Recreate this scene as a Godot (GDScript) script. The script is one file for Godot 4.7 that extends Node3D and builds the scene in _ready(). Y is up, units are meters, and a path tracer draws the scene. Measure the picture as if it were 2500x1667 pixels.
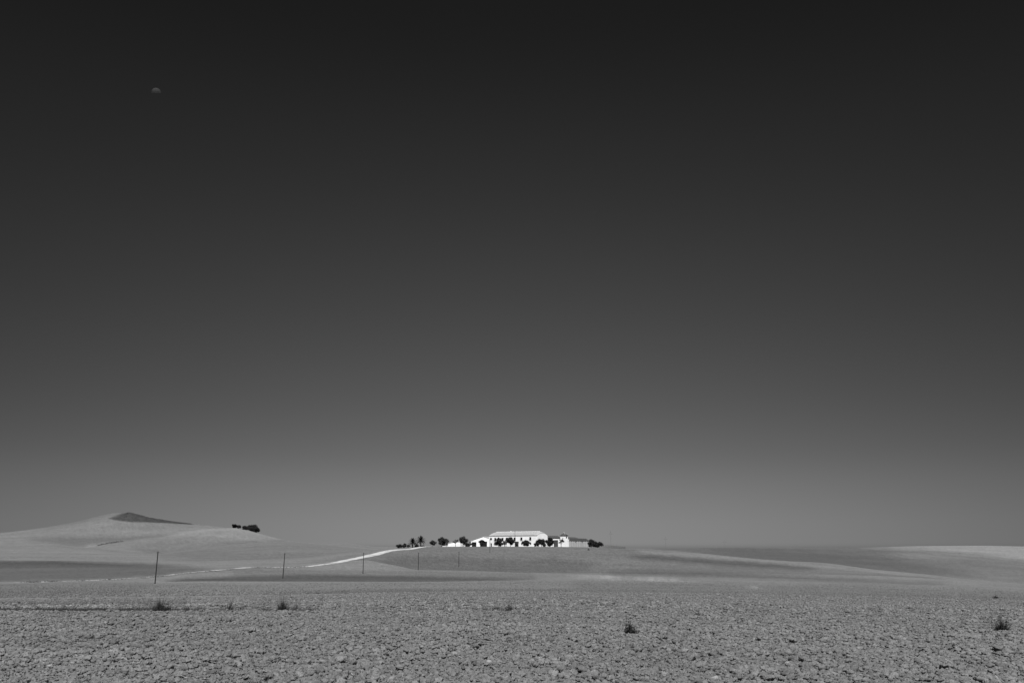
extends Node3D

# ---------------------------------------------------------------- the lens
# Pixels below are those of the 2500 x 1667 photograph; a pixel only gives a
# direction, the distances come from the ground and from the usual size of things.
const F := 2080.0
const HORIZON := 1338.0
const EYE := 1.65
const EXPOSURE := 1.65
const SUN_ENERGY := 1.6
var SP := 0.0   # sine and cosine of the camera's upward pitch
var CP := 1.0
var sun_dir := Vector3(0.02, 0.875, 0.485)
var rng := RandomNumberGenerator.new()
var noise_a := FastNoiseLite.new()
var noise_b := FastNoiseLite.new()
var noise_c := FastNoiseLite.new()
var noise_t := FastNoiseLite.new()
var M := {}
var taken := {}

func elev(py: float) -> float:      # slope (rise per metre ahead) of an image row
	var v := 833.5 - py
	return (v * CP + F * SP) / (F * CP - v * SP)

func deepness(py: float) -> float:
	return F * CP - (833.5 - py) * SP

func row_of(e: float) -> float:
	return 833.5 - (e * F * CP - F * SP) / (CP + e * SP)

func side(px: float, py: float) -> float:   # X per metre ahead
	return (px - 1250.0) / deepness(py)

# ---------------------------------------------------------------- bookkeeping
func numbered(called: String) -> String:
	if not taken.has(called):
		taken[called] = 0
		return called
	taken[called] += 1
	return "%s_%03d" % [called, taken[called]]

func thing(called: String, label: String, category: String, at := Vector3.ZERO, turn := 0.0, group := "") -> Node3D:
	var o := Node3D.new()
	o.name = numbered(called)
	add_child(o)
	o.position = at
	o.rotation.y = turn
	o.set_meta("label", label)
	o.set_meta("category", category)
	if group != "":
		o.set_meta("group", group)
	return o

func part(called: String, mesh: Mesh, mat: Material, parent: Node3D, at := Vector3.ZERO) -> MeshInstance3D:
	var o := MeshInstance3D.new()
	o.name = called
	o.mesh = mesh
	o.material_override = mat
	o.position = at
	parent.add_child(o, true)
	return o

func structure(called: String, mesh: Mesh, mat: Material) -> MeshInstance3D:
	var o := MeshInstance3D.new()
	o.name = numbered(called)
	o.mesh = mesh
	o.material_override = mat
	o.set_meta("kind", "structure")
	add_child(o)
	return o

# ---------------------------------------------------------------- shapes
func st_new() -> SurfaceTool:
	var st := SurfaceTool.new()
	st.begin(Mesh.PRIMITIVE_TRIANGLES)
	st.set_smooth_group(-1)
	return st

func done(st: SurfaceTool) -> ArrayMesh:
	st.generate_normals()
	return st.commit()

func quad(st: SurfaceTool, a: Vector3, b: Vector3, c: Vector3, d: Vector3) -> void:
	for p in [a, b, c, a, c, d]:
		st.add_vertex(p)

func tri(st: SurfaceTool, a: Vector3, b: Vector3, c: Vector3) -> void:
	st.add_vertex(a); st.add_vertex(b); st.add_vertex(c)

func box(st: SurfaceTool, lo: Vector3, hi: Vector3) -> void:
	hexa(st, [Vector3(lo.x, lo.y, lo.z), Vector3(hi.x, lo.y, lo.z), Vector3(hi.x, lo.y, hi.z), Vector3(lo.x, lo.y, hi.z),
		Vector3(lo.x, hi.y, lo.z), Vector3(hi.x, hi.y, lo.z), Vector3(hi.x, hi.y, hi.z), Vector3(lo.x, hi.y, hi.z)])

func hexa(st: SurfaceTool, p: Array) -> void:   # bottom ring 0..3 then top ring 4..7, both counter-clockwise seen from below
	quad(st, p[0], p[3], p[2], p[1])
	quad(st, p[4], p[5], p[6], p[7])
	for i in 4:
		var j: int = (i + 1) % 4
		quad(st, p[i], p[j], p[j + 4], p[i + 4])

func prism(st: SurfaceTool, ring: Array, by: Vector3) -> void:   # a convex polygon pushed along by
	var n := ring.size()
	for i in range(1, n - 1):
		tri(st, ring[0], ring[i], ring[i + 1])
		tri(st, ring[0] + by, ring[i + 1] + by, ring[i] + by)
	for i in n:
		var j: int = (i + 1) % n
		quad(st, ring[j], ring[i], ring[i] + by, ring[j] + by)

func tube(st: SurfaceTool, pts: Array, radii: Array, sides := 7) -> void:
	var rings := []
	for i in pts.size():
		var dir: Vector3 = (pts[min(i + 1, pts.size() - 1)] - pts[max(i - 1, 0)]).normalized()
		var u := dir.cross(Vector3(0.31, 0.2, 0.93)).normalized()
		var w := dir.cross(u)
		var ring := []
		for k in sides:
			var a := TAU * k / sides
			ring.append(pts[i] + (u * cos(a) + w * sin(a)) * radii[i])
		rings.append(ring)
	for i in pts.size() - 1:
		for k in sides:
			var l: int = (k + 1) % sides
			quad(st, rings[i][k], rings[i][l], rings[i + 1][l], rings[i + 1][k])
	for k in range(1, sides - 1):
		tri(st, rings[-1][0], rings[-1][k], rings[-1][k + 1])

func grid_mesh(pos: PackedVector3Array, col: PackedColorArray, nc: int, nr: int) -> ArrayMesh:
	var nor := PackedVector3Array()
	nor.resize(pos.size())
	var idx := PackedInt32Array()
	idx.resize((nc - 1) * (nr - 1) * 6)
	var k := 0
	for r in nr:
		for c in nc:
			var i := r * nc + c
			var a := pos[i + 1] if c < nc - 1 else pos[i]
			var b := pos[i - 1] if c > 0 else pos[i]
			var e := pos[i + nc] if r < nr - 1 else pos[i]
			var f := pos[i - nc] if r > 0 else pos[i]
			var n := (a - b).cross(e - f).normalized()
			nor[i] = n if n.y > 0.0 else -n
			if r < nr - 1 and c < nc - 1:
				idx[k] = i; idx[k + 1] = i + nc; idx[k + 2] = i + 1
				idx[k + 3] = i + 1; idx[k + 4] = i + nc; idx[k + 5] = i + nc + 1
				k += 6
	var arr := []
	arr.resize(Mesh.ARRAY_MAX)
	arr[Mesh.ARRAY_VERTEX] = pos
	arr[Mesh.ARRAY_NORMAL] = nor
	arr[Mesh.ARRAY_COLOR] = col
	arr[Mesh.ARRAY_INDEX] = idx
	var m := ArrayMesh.new()
	m.add_surface_from_arrays(Mesh.PRIMITIVE_TRIANGLES, arr)
	return m

# ---------------------------------------------------------------- curves
func slopes(xs: PackedFloat64Array, ys: PackedFloat64Array) -> PackedFloat64Array:
	var n := xs.size()
	var d := PackedFloat64Array(); d.resize(n)
	var s := PackedFloat64Array(); s.resize(n - 1)
	for i in n - 1:
		s[i] = (ys[i + 1] - ys[i]) / (xs[i + 1] - xs[i])
	d[0] = s[0]; d[n - 1] = s[n - 2]
	for i in range(1, n - 1):
		if s[i - 1] * s[i] <= 0.0:
			d[i] = 0.0
		else:
			var h0 := xs[i] - xs[i - 1]
			var h1 := xs[i + 1] - xs[i]
			d[i] = 3.0 * (h0 + h1) / ((2.0 * h1 + h0) / s[i - 1] + (h1 + 2.0 * h0) / s[i])
	return d

func hermite(xs: PackedFloat64Array, ys: PackedFloat64Array, ds: PackedFloat64Array, q: float) -> float:
	var n := xs.size()
	if q <= xs[0]: return ys[0]
	if q >= xs[n - 1]: return ys[n - 1]
	var i := xs.bsearch(q, false) - 1
	var h := xs[i + 1] - xs[i]
	var u := (q - xs[i]) / h
	var u2 := u * u
	var u3 := u2 * u
	return ys[i] * (2 * u3 - 3 * u2 + 1) + h * ds[i] * (u3 - 2 * u2 + u) + ys[i + 1] * (3 * u2 - 2 * u3) + h * ds[i + 1] * (u3 - u2)

# ---------------------------------------------------------------- the lie of the land
# Each line follows one crest, slope or hollow across the view: [px, py] and its distance.
var LINES := [
	[30.0, [-800,1494, 0,1493, 1000,1492, 1500,1497, 2000,1510, 2500,1520, 3300,1530]],
	[62.0, [-800,1466, 0,1464, 300,1461, 500,1458, 734,1453, 1000,1447, 1300,1445, 1500,1447, 1734,1450, 2000,1455, 2255,1461, 2500,1469, 3300,1490]],
	[95.0, [-800,1452, 0,1450, 300,1446, 500,1444, 734,1446, 1000,1449, 1300,1448, 1500,1450, 1734,1454, 2000,1459, 2255,1465, 2500,1473, 3300,1495]],
	[130.0, [-800,1440, 0,1438, 300,1434, 500,1432, 734,1436, 1000,1438, 1300,1437, 1500,1438, 1734,1440, 2000,1444, 2255,1450, 2500,1458, 3300,1480]],
	[187.0, [-800,1432, 0,1425, 250,1419.5, 383,1420, 500,1419, 750,1419, 1000,1420, 1150,1418.5, 1300,1416, 1500,1413, 1776,1417, 1925,1420, 2127,1425.5, 2319,1431, 2500,1438, 3300,1460]],
	[222.0, [-800,1418, 0,1418.5, 250,1413.5, 383,1407.5, 500,1400, 620,1404, 750,1416, 1000,1421.5, 1150,1419.5, 1300,1414, 1500,1409.5, 1776,1417.5, 1925,1420.5, 2127,1426, 2319,1431.5, 2500,1437, 3300,1458]],
	[-1.0, [-800,1405,270, 0,1406,270, 250,1402,265, 450,1391,262, 590,1384.5,258, 684,1388,258, 770,1390.5,264, 887,1391.2,280, 1020,1391.8,295, 1153,1394,300, 1280,1398,300, 1408,1402,300, 1500,1404.5,300, 1776,1409,300, 2000,1410,300, 2255,1415.5,300, 2500,1430,300, 3300,1455,300]],
	[335.0, [-800,1392, 0,1393, 250,1390, 450,1384, 590,1379, 731,1376, 800,1370, 887,1365, 960,1377, 1020,1390, 1153,1394, 1280,1397, 1408,1398, 1500,1397, 1776,1398, 2000,1401, 2255,1411, 2500,1428.5, 3300,1452]],
	[400.0, [-800,1380, 0,1382, 250,1380, 450,1377, 590,1372, 731,1366, 800,1358, 887,1349, 960,1344, 1020,1349, 1153,1353, 1250,1354, 1408,1358, 1500,1362, 1776,1380, 2000,1389, 2255,1407, 2500,1427, 3300,1448]],
	[478.0, [-800,1366, 0,1368, 250,1370, 450,1370, 590,1367, 731,1362, 801,1356, 870,1347, 918,1342, 964,1338, 1000,1337, 1040,1334.5, 1250,1334.3, 1400,1335, 1470,1337, 1532,1340.5, 1627,1344, 1734,1353, 1819,1362, 1925,1370, 2000,1373.5, 2127,1389.5, 2255,1402, 2383,1416, 2500,1425.6, 3300,1447]],
	[560.0, [-800,1362, 0,1364, 250,1364, 450,1362, 590,1358, 731,1356, 801,1352, 870,1347, 918,1343.5, 964,1340, 1040,1335.3, 1250,1335, 1470,1337.2, 1532,1343, 1627,1348, 1734,1360, 1819,1370, 1925,1378, 2000,1382, 2127,1394, 2255,1406, 2383,1418, 2500,1427, 3300,1447]],
	[640.0, [-800,1350, 0,1352, 250,1354, 383,1356, 500,1352, 590,1345, 680,1340, 760,1342, 870,1346, 964,1344, 1040,1339, 1250,1338, 1470,1340, 1532,1344, 1627,1350, 1734,1358, 1819,1366, 1925,1371, 2000,1374, 2127,1382, 2255,1392, 2383,1403, 2500,1412, 3300,1430]],
	[760.0, [-800,1335, 0,1338, 200,1337, 300,1346, 383,1352, 450,1346, 543,1332, 650,1324, 707,1325, 789,1331, 871,1339, 950,1343, 1040,1343, 1250,1342, 1470,1342, 1557,1342, 1776,1347, 1925,1355, 2000,1358, 2127,1362, 2255,1368, 2383,1375, 2500,1382, 3300,1400]],
	[860.0, [-800,1336, 0,1340, 200,1341, 300,1349, 383,1354, 450,1350, 543,1338, 650,1331, 707,1330, 789,1334, 871,1341, 1040,1343, 1250,1341, 1470,1340, 1557,1339.3, 1776,1340, 2000,1343, 2127,1345, 2255,1347, 2383,1350, 2500,1356, 3300,1370]],
	[1020.0, [-800,1330, 0,1330, 120,1329, 198,1336, 276,1324, 404,1308, 500,1290.5, 565,1289, 600,1295, 630,1302, 660,1310, 695,1318, 719,1322, 763,1326, 847,1335, 950,1342, 1250,1342, 1470,1341, 1557,1339, 1627,1339, 1776,1337, 1830,1336.2, 2127,1336, 2255,1333, 2404,1332, 2500,1333.6, 3300,1340]],
	[1120.0, [-800,1322, 0,1320, 120,1318, 198,1322, 276,1320, 404,1309, 500,1296, 565,1296, 630,1308, 695,1322, 763,1328, 847,1330, 950,1340, 1250,1343, 1776,1341, 2255,1337, 2500,1338, 3300,1344]],
	[1400.0, [-800,1325, -300,1315, 0,1301, 106,1288, 191,1272, 240,1259.5, 276,1252.8, 300,1252.6, 311,1250.6, 330,1256, 361,1263.6, 414,1272, 500,1283, 565,1292, 630,1306, 719,1324, 763,1325, 847,1323.7, 883,1330.7, 918,1335, 964,1335.4, 1040,1338, 1250,1342, 1776,1341, 3300,1341]],
	[1800.0, [-800,1343, 3300,1343]],
	[6000.0, [-800,1341, 3300,1341]],
]
var lines := []

func read_lines() -> void:
	for l in LINES:
		var step: int = 3 if l[0] < 0.0 else 2
		var xs := PackedFloat64Array(); var ys := PackedFloat64Array(); var zs := PackedFloat64Array()
		var mean := 0.0
		for i in range(0, l[1].size(), step):
			xs.append(l[1][i]); ys.append(l[1][i + 1]); mean += l[1][i + 1]
			zs.append(l[1][i + 2] if step == 3 else l[0])
		mean /= xs.size()
		lines.append({"x": xs, "y": ys, "dy": slopes(xs, ys), "z": zs, "dz": slopes(xs, zs), "deep": deepness(mean), "same": step == 2})

func column(t: float) -> Array:     # [distances, heights, slopes] straight ahead along X = t * z
	var zs := PackedFloat64Array([-60.0, 0.0, 11.0])
	var hs := PackedFloat64Array([EYE - 1.5, EYE - 1.6, EYE - 1.62])
	for l in lines:
		var px: float = clampf(1250.0 + t * l.deep, -800.0, 3300.0)
		var z: float = l.z[0] if l.same else hermite(l.x, l.z, l.dz, px)
		zs.append(z)
		hs.append(EYE + elev(hermite(l.x, l.y, l.dy, px)) * z)
	return [zs, hs, slopes(zs, hs)]

func relief(x: float, z: float) -> float:
	return noise_b.get_noise_2d(x * 0.35, z * 0.35) * clampf((z - 70.0) / 300.0, 0.0, 1.0) * (0.25 if z < 470.0 or z > 600.0 else 0.08)

func ground(x: float, z: float) -> float:
	var c := column(x / maxf(z, 4.0))
	return hermite(c[0], c[1], c[2], z) + relief(x, z)

func on_ground(px: float, py: float, z: float) -> Vector3:   # a spot on the ground under an image column, z metres ahead
	var x := side(px, py) * z
	return Vector3(x, ground(x, z), -z)

# ---------------------------------------------------------------- ground tones: fields, darker and paler bands, valley shade painted in
# [tone, nearest distance, farthest distance, raggedness px, outline ...]; later ones lie over earlier ones
var SOIL_AND_SHADE := [
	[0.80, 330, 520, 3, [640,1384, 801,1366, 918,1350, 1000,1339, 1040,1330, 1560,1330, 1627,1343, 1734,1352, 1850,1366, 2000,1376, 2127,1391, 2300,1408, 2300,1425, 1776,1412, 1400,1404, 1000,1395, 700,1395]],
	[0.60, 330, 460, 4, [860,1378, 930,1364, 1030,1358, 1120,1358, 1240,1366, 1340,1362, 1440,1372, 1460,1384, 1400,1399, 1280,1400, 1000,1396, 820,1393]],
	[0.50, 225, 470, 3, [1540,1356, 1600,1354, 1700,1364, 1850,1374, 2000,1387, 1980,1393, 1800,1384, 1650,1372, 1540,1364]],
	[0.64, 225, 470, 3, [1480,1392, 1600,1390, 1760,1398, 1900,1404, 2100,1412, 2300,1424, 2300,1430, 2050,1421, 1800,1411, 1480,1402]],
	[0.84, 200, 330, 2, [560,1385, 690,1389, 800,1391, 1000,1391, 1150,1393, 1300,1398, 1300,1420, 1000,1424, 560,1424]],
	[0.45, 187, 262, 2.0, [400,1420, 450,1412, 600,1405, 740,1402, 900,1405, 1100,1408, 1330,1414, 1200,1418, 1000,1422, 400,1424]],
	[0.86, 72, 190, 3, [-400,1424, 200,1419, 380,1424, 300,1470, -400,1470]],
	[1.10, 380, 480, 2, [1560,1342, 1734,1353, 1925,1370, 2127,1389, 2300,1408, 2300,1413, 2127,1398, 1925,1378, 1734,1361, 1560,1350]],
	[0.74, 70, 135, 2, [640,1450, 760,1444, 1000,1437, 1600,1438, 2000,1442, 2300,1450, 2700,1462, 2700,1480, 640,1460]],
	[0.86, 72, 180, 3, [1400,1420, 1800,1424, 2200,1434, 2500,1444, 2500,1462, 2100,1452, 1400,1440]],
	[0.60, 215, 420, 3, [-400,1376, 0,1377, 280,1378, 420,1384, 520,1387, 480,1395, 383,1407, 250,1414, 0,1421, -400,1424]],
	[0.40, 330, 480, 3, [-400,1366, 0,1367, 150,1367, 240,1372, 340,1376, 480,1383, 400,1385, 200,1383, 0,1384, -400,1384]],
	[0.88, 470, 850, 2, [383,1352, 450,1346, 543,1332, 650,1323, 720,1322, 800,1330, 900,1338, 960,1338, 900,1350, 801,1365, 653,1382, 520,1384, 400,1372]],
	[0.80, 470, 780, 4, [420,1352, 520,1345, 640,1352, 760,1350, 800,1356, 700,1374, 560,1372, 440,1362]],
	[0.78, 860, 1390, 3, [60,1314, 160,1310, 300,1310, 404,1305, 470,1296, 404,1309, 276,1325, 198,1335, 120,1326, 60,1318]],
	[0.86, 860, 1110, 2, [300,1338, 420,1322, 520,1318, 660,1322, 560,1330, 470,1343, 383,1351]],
	[0.70, 770, 1110, 2.5, [330,1344, 383,1352, 450,1346, 543,1332, 600,1328, 650,1324, 700,1322, 640,1320, 560,1324, 480,1334, 420,1341]],  # shade of the valley behind the ridge, painted into the ground colour
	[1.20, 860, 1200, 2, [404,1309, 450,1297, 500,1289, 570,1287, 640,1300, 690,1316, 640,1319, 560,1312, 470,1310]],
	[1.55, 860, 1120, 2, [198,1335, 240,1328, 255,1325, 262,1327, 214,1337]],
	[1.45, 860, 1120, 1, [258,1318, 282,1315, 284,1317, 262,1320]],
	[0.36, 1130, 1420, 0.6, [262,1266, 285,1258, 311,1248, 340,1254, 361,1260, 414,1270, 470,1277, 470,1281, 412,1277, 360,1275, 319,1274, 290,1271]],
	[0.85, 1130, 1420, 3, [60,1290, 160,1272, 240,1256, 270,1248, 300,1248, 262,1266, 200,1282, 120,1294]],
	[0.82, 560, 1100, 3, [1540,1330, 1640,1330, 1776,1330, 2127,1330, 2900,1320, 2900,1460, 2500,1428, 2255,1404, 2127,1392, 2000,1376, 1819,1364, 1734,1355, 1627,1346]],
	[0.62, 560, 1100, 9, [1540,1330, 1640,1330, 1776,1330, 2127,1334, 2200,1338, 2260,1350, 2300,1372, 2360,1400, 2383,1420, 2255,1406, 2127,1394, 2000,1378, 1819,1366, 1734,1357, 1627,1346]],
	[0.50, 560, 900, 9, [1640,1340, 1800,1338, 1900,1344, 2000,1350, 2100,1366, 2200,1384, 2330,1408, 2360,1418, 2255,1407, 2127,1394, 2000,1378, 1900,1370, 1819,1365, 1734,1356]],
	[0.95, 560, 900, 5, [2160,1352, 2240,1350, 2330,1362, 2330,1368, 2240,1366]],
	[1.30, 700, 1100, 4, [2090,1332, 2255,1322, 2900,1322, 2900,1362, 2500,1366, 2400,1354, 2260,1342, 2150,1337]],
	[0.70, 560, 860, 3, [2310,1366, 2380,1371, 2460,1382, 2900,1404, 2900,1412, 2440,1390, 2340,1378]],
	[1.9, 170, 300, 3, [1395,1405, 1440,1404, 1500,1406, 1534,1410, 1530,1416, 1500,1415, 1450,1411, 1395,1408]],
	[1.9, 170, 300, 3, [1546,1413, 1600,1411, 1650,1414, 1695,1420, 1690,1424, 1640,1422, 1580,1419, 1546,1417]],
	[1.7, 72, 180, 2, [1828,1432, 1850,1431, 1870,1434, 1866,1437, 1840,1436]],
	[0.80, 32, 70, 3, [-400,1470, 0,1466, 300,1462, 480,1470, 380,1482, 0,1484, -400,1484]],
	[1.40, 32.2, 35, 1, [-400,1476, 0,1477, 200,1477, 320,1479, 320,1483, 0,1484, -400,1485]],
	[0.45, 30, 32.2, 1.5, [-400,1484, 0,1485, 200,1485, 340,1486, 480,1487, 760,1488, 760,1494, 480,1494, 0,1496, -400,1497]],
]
var soil_and_shade := []

func read_soil_and_shade() -> void:
	for s in SOIL_AND_SHADE:
		var ring := PackedVector2Array()
		for i in range(0, s[4].size(), 2):
			ring.append(Vector2(s[4][i], s[4][i + 1]))
		var lo := ring[0]; var hi := ring[0]
		for p in ring:
			lo = lo.min(p); hi = hi.max(p)
		soil_and_shade.append({"tone": s[0], "near": s[1], "far": s[2], "rag": s[3], "ring": ring, "lo": lo - Vector2(40, 12), "hi": hi + Vector2(40, 12)})

const MIX := [Vector2(0, 0), Vector2(-1, -0.7), Vector2(0.9, -1.1), Vector2(-0.6, 0.9), Vector2(1.1, 0.6), Vector2(0.2, 1.6), Vector2(-0.3, -1.7)]
const SOIL := 0.158     # base colour of the dry earth
func soil_shade_tone(p: Vector3) -> float:
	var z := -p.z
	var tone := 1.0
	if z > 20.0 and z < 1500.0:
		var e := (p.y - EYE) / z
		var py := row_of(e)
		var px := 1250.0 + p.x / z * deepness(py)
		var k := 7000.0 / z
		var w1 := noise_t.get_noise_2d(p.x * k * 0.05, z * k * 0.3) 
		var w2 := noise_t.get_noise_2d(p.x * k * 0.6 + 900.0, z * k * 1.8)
		for s in soil_and_shade:
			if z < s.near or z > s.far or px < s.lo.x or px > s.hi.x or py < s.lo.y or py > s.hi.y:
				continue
			# outlines fade softly: count how much of each tone lies round this spot
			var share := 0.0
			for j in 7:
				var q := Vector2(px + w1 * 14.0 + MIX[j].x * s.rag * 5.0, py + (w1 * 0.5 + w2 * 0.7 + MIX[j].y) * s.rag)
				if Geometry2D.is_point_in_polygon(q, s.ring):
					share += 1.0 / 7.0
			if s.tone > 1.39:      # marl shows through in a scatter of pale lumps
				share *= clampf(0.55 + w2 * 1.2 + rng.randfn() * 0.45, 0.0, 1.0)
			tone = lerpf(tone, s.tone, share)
	# earth is never even: clumps, streaks of the harrow, drier and damper spots
	var g := noise_a.get_noise_2d(p.x * 1.1, z * 2.6) * 0.10 + noise_a.get_noise_2d(p.x * 0.09, z * 0.32 + 500.0) * 0.13 + noise_a.get_noise_2d(p.x * 6.0 + 300.0, z * 6.0) * 0.10 + rng.randfn() * (0.05 if z < 150.0 or z > 600.0 else 0.10)
	if z > 150.0:      # passes of the harrow along the slopes
		g += noise_a.get_noise_2d(p.x * 0.25 + 40.0, (p.y + z * 0.02) * 26.0) * 0.09
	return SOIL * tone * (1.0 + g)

# ---------------------------------------------------------------- materials
func grey(v: float) -> Color:
	return Color(v, v, v).linear_to_srgb()

func plain(v: float, rough := 0.9) -> StandardMaterial3D:
	var m := StandardMaterial3D.new()
	m.albedo_color = grey(v)
	m.roughness = rough
	m.metallic_specular = 0.25
	return m

func noise_picture(freq: float, octaves: int, low: float, high: float, sd: int, kind := FastNoiseLite.TYPE_SIMPLEX_SMOOTH, size := 512) -> ImageTexture:
	var n := FastNoiseLite.new()
	n.seed = sd
	n.noise_type = kind
	n.frequency = freq
	n.fractal_octaves = octaves
	var img := n.get_seamless_image(size, size)
	img.convert(Image.FORMAT_L8)
	var data := img.get_data()
	for i in data.size():
		data[i] = int(clampf(lerpf(low, high, data[i] / 255.0), 0.0, 1.0) * 255.0)
	return ImageTexture.create_from_image(Image.create_from_data(size, size, false, Image.FORMAT_L8, data))

func textured(v: float, tex: Texture2D, period: float, rough := 0.95) -> StandardMaterial3D:
	var m := plain(v, rough)
	m.albedo_texture = tex
	m.uv1_triplanar = true
	m.uv1_world_triplanar = true
	m.uv1_scale = Vector3.ONE / period
	return m

func make_materials() -> void:
	var grain := noise_picture(0.03, 4, 0.62, 1.0, 11)
	var blot := noise_picture(0.012, 5, 0.90, 1.0, 12)
	var lumps := noise_picture(0.02, 4, 0.0, 1.0, 13, FastNoiseLite.TYPE_CELLULAR)
	# soil seen from close by and from far: vertex colours hold soil tone and painted valley shade
	var s := textured(1.0, grain, 1.7)
	s.vertex_color_use_as_albedo = true
	M.soil = s
	var f := textured(1.0, grain, 9.0)
	f.vertex_color_use_as_albedo = true
	f.heightmap_enabled = true
	f.heightmap_texture = lumps
	f.heightmap_scale = 14.0
	M.far_soil = f
	var c := textured(1.0, grain, 0.45)
	c.vertex_color_use_as_albedo = true
	M.clod = c
	M.track = textured(0.50, grain, 2.3)
	M.track.vertex_color_use_as_albedo = true
	M.white = textured(0.90, blot, 14.0, 0.9)
	M.trim = plain(0.80)
	M.roof = textured(0.40, grain, 1.4)
	M.dark_roof = textured(0.06, grain, 1.4)
	M.shed_wall = textured(0.52, blot, 5.0)
	M.shutter = plain(0.02, 0.6)
	M.door = textured(0.085, grain, 1.1)
	M.dark_door = textured(0.018, grain, 1.1)
	var g := plain(0.012, 0.08)
	g.metallic_specular = 0.5
	M.glass = g
	M.pole = textured(0.035, grain, 0.6)
	M.weathered = plain(0.14, 0.8)
	M.iron = plain(0.03, 0.5)
	M.stake = textured(0.065, grain, 0.6)
	M.bark = textured(0.05, grain, 0.4)
	M.palm_bark = textured(0.07, grain, 0.3)
	for k in [["leaf", 0.032], ["dark_leaf", 0.021], ["pale_leaf", 0.050], ["palm_leaf", 0.024], ["dry_grass", 0.04], ["straw", 0.26], ["scrub", 0.025]]:
		var m := plain(k[1], 0.85)
		m.cull_mode = BaseMaterial3D.CULL_DISABLED
		M[k[0]] = m
	M.stone = textured(0.27, grain, 0.3)
	var moon := plain(0.42, 1.0)      # the day moon is seen through the air: what is not lit takes the sky's tone
	moon.albedo_texture = noise_picture(0.018, 3, 0.55, 1.0, 15, FastNoiseLite.TYPE_SIMPLEX_SMOOTH, 256)
	moon.uv1_triplanar = true
	moon.uv1_scale = Vector3.ONE / 60.0
	moon.metallic_specular = 0.0
	moon.transparency = BaseMaterial3D.TRANSPARENCY_ALPHA
	moon.albedo_color.a = 0.085
	M.moon = moon

# ---------------------------------------------------------------- sky, sun, camera
func sky_picture() -> ImageTexture:
	# brightness of the filtered sky by height above the horizon (degrees), read from the photograph
	var at := PackedFloat64Array([-90, -2, 0, 1.3, 2.1, 3.6, 6.3, 10.3, 17.2, 25.3, 35.4, 60, 90])
	var srgb := [100, 120, 136, 135, 132, 124, 105, 86, 64, 45, 28, 18, 16]
	var val := PackedFloat64Array()
	for v in srgb:
		val.append(Color(v / 255.0, 0, 0).srgb_to_linear().r / EXPOSURE)
	var ds := slopes(at, val)
	var w := 1024
	var h := 512
	var img := Image.create(w, h, false, Image.FORMAT_RGBF)
	for y in h:
		var up := 90.0 - (y + 0.5) / h * 180.0
		var v := hermite(at, val, ds, up)
		for x in w:
			# lens corner darkening painted into the sky: paler straight ahead, darker to the sides
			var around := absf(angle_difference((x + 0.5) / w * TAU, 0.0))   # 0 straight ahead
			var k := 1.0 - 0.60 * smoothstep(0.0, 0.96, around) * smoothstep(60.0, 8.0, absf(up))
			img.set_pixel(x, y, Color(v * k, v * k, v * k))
	return ImageTexture.create_from_image(img)

func make_view() -> void:
	var pitch := atan((HORIZON - 833.5) / F)
	SP = sin(pitch)
	CP = cos(pitch)
	var cam := Camera3D.new()
	cam.name = "camera"
	cam.position = Vector3(0, EYE, 0)
	cam.rotation.x = pitch
	cam.fov = rad_to_deg(2.0 * atan(833.5 / F))
	cam.near = 0.1
	cam.far = 12000.0
	add_child(cam)
	cam.current = true
	var env := Environment.new()
	env.background_mode = Environment.BG_SKY
	var sky := Sky.new()
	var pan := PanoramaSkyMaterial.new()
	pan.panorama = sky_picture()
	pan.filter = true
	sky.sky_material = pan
	env.sky = sky
	env.tonemap_mode = Environment.TONE_MAPPER_LINEAR
	env.tonemap_exposure = EXPOSURE
	env.sdfgi_enabled = true
	env.ssao_enabled = true
	env.ssil_enabled = true
	var we := WorldEnvironment.new()
	we.name = "environment"
	we.environment = env
	add_child(we)
	var sun := DirectionalLight3D.new()
	sun.name = "sun"
	sun.light_energy = SUN_ENERGY
	sun.light_angular_distance = 0.5
	sun.shadow_enabled = true
	sun.directional_shadow_max_distance = 700.0
	add_child(sun)
	sun.look_at_from_position(sun_dir * 100.0, Vector3.ZERO)

# ---------------------------------------------------------------- the ground
var near_pos := PackedVector3Array()
var near_cols := 0
var near_zs := PackedFloat64Array()
var far_pos := PackedVector3Array()
var far_cols := 0
var far_zs := PackedFloat64Array()

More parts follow.
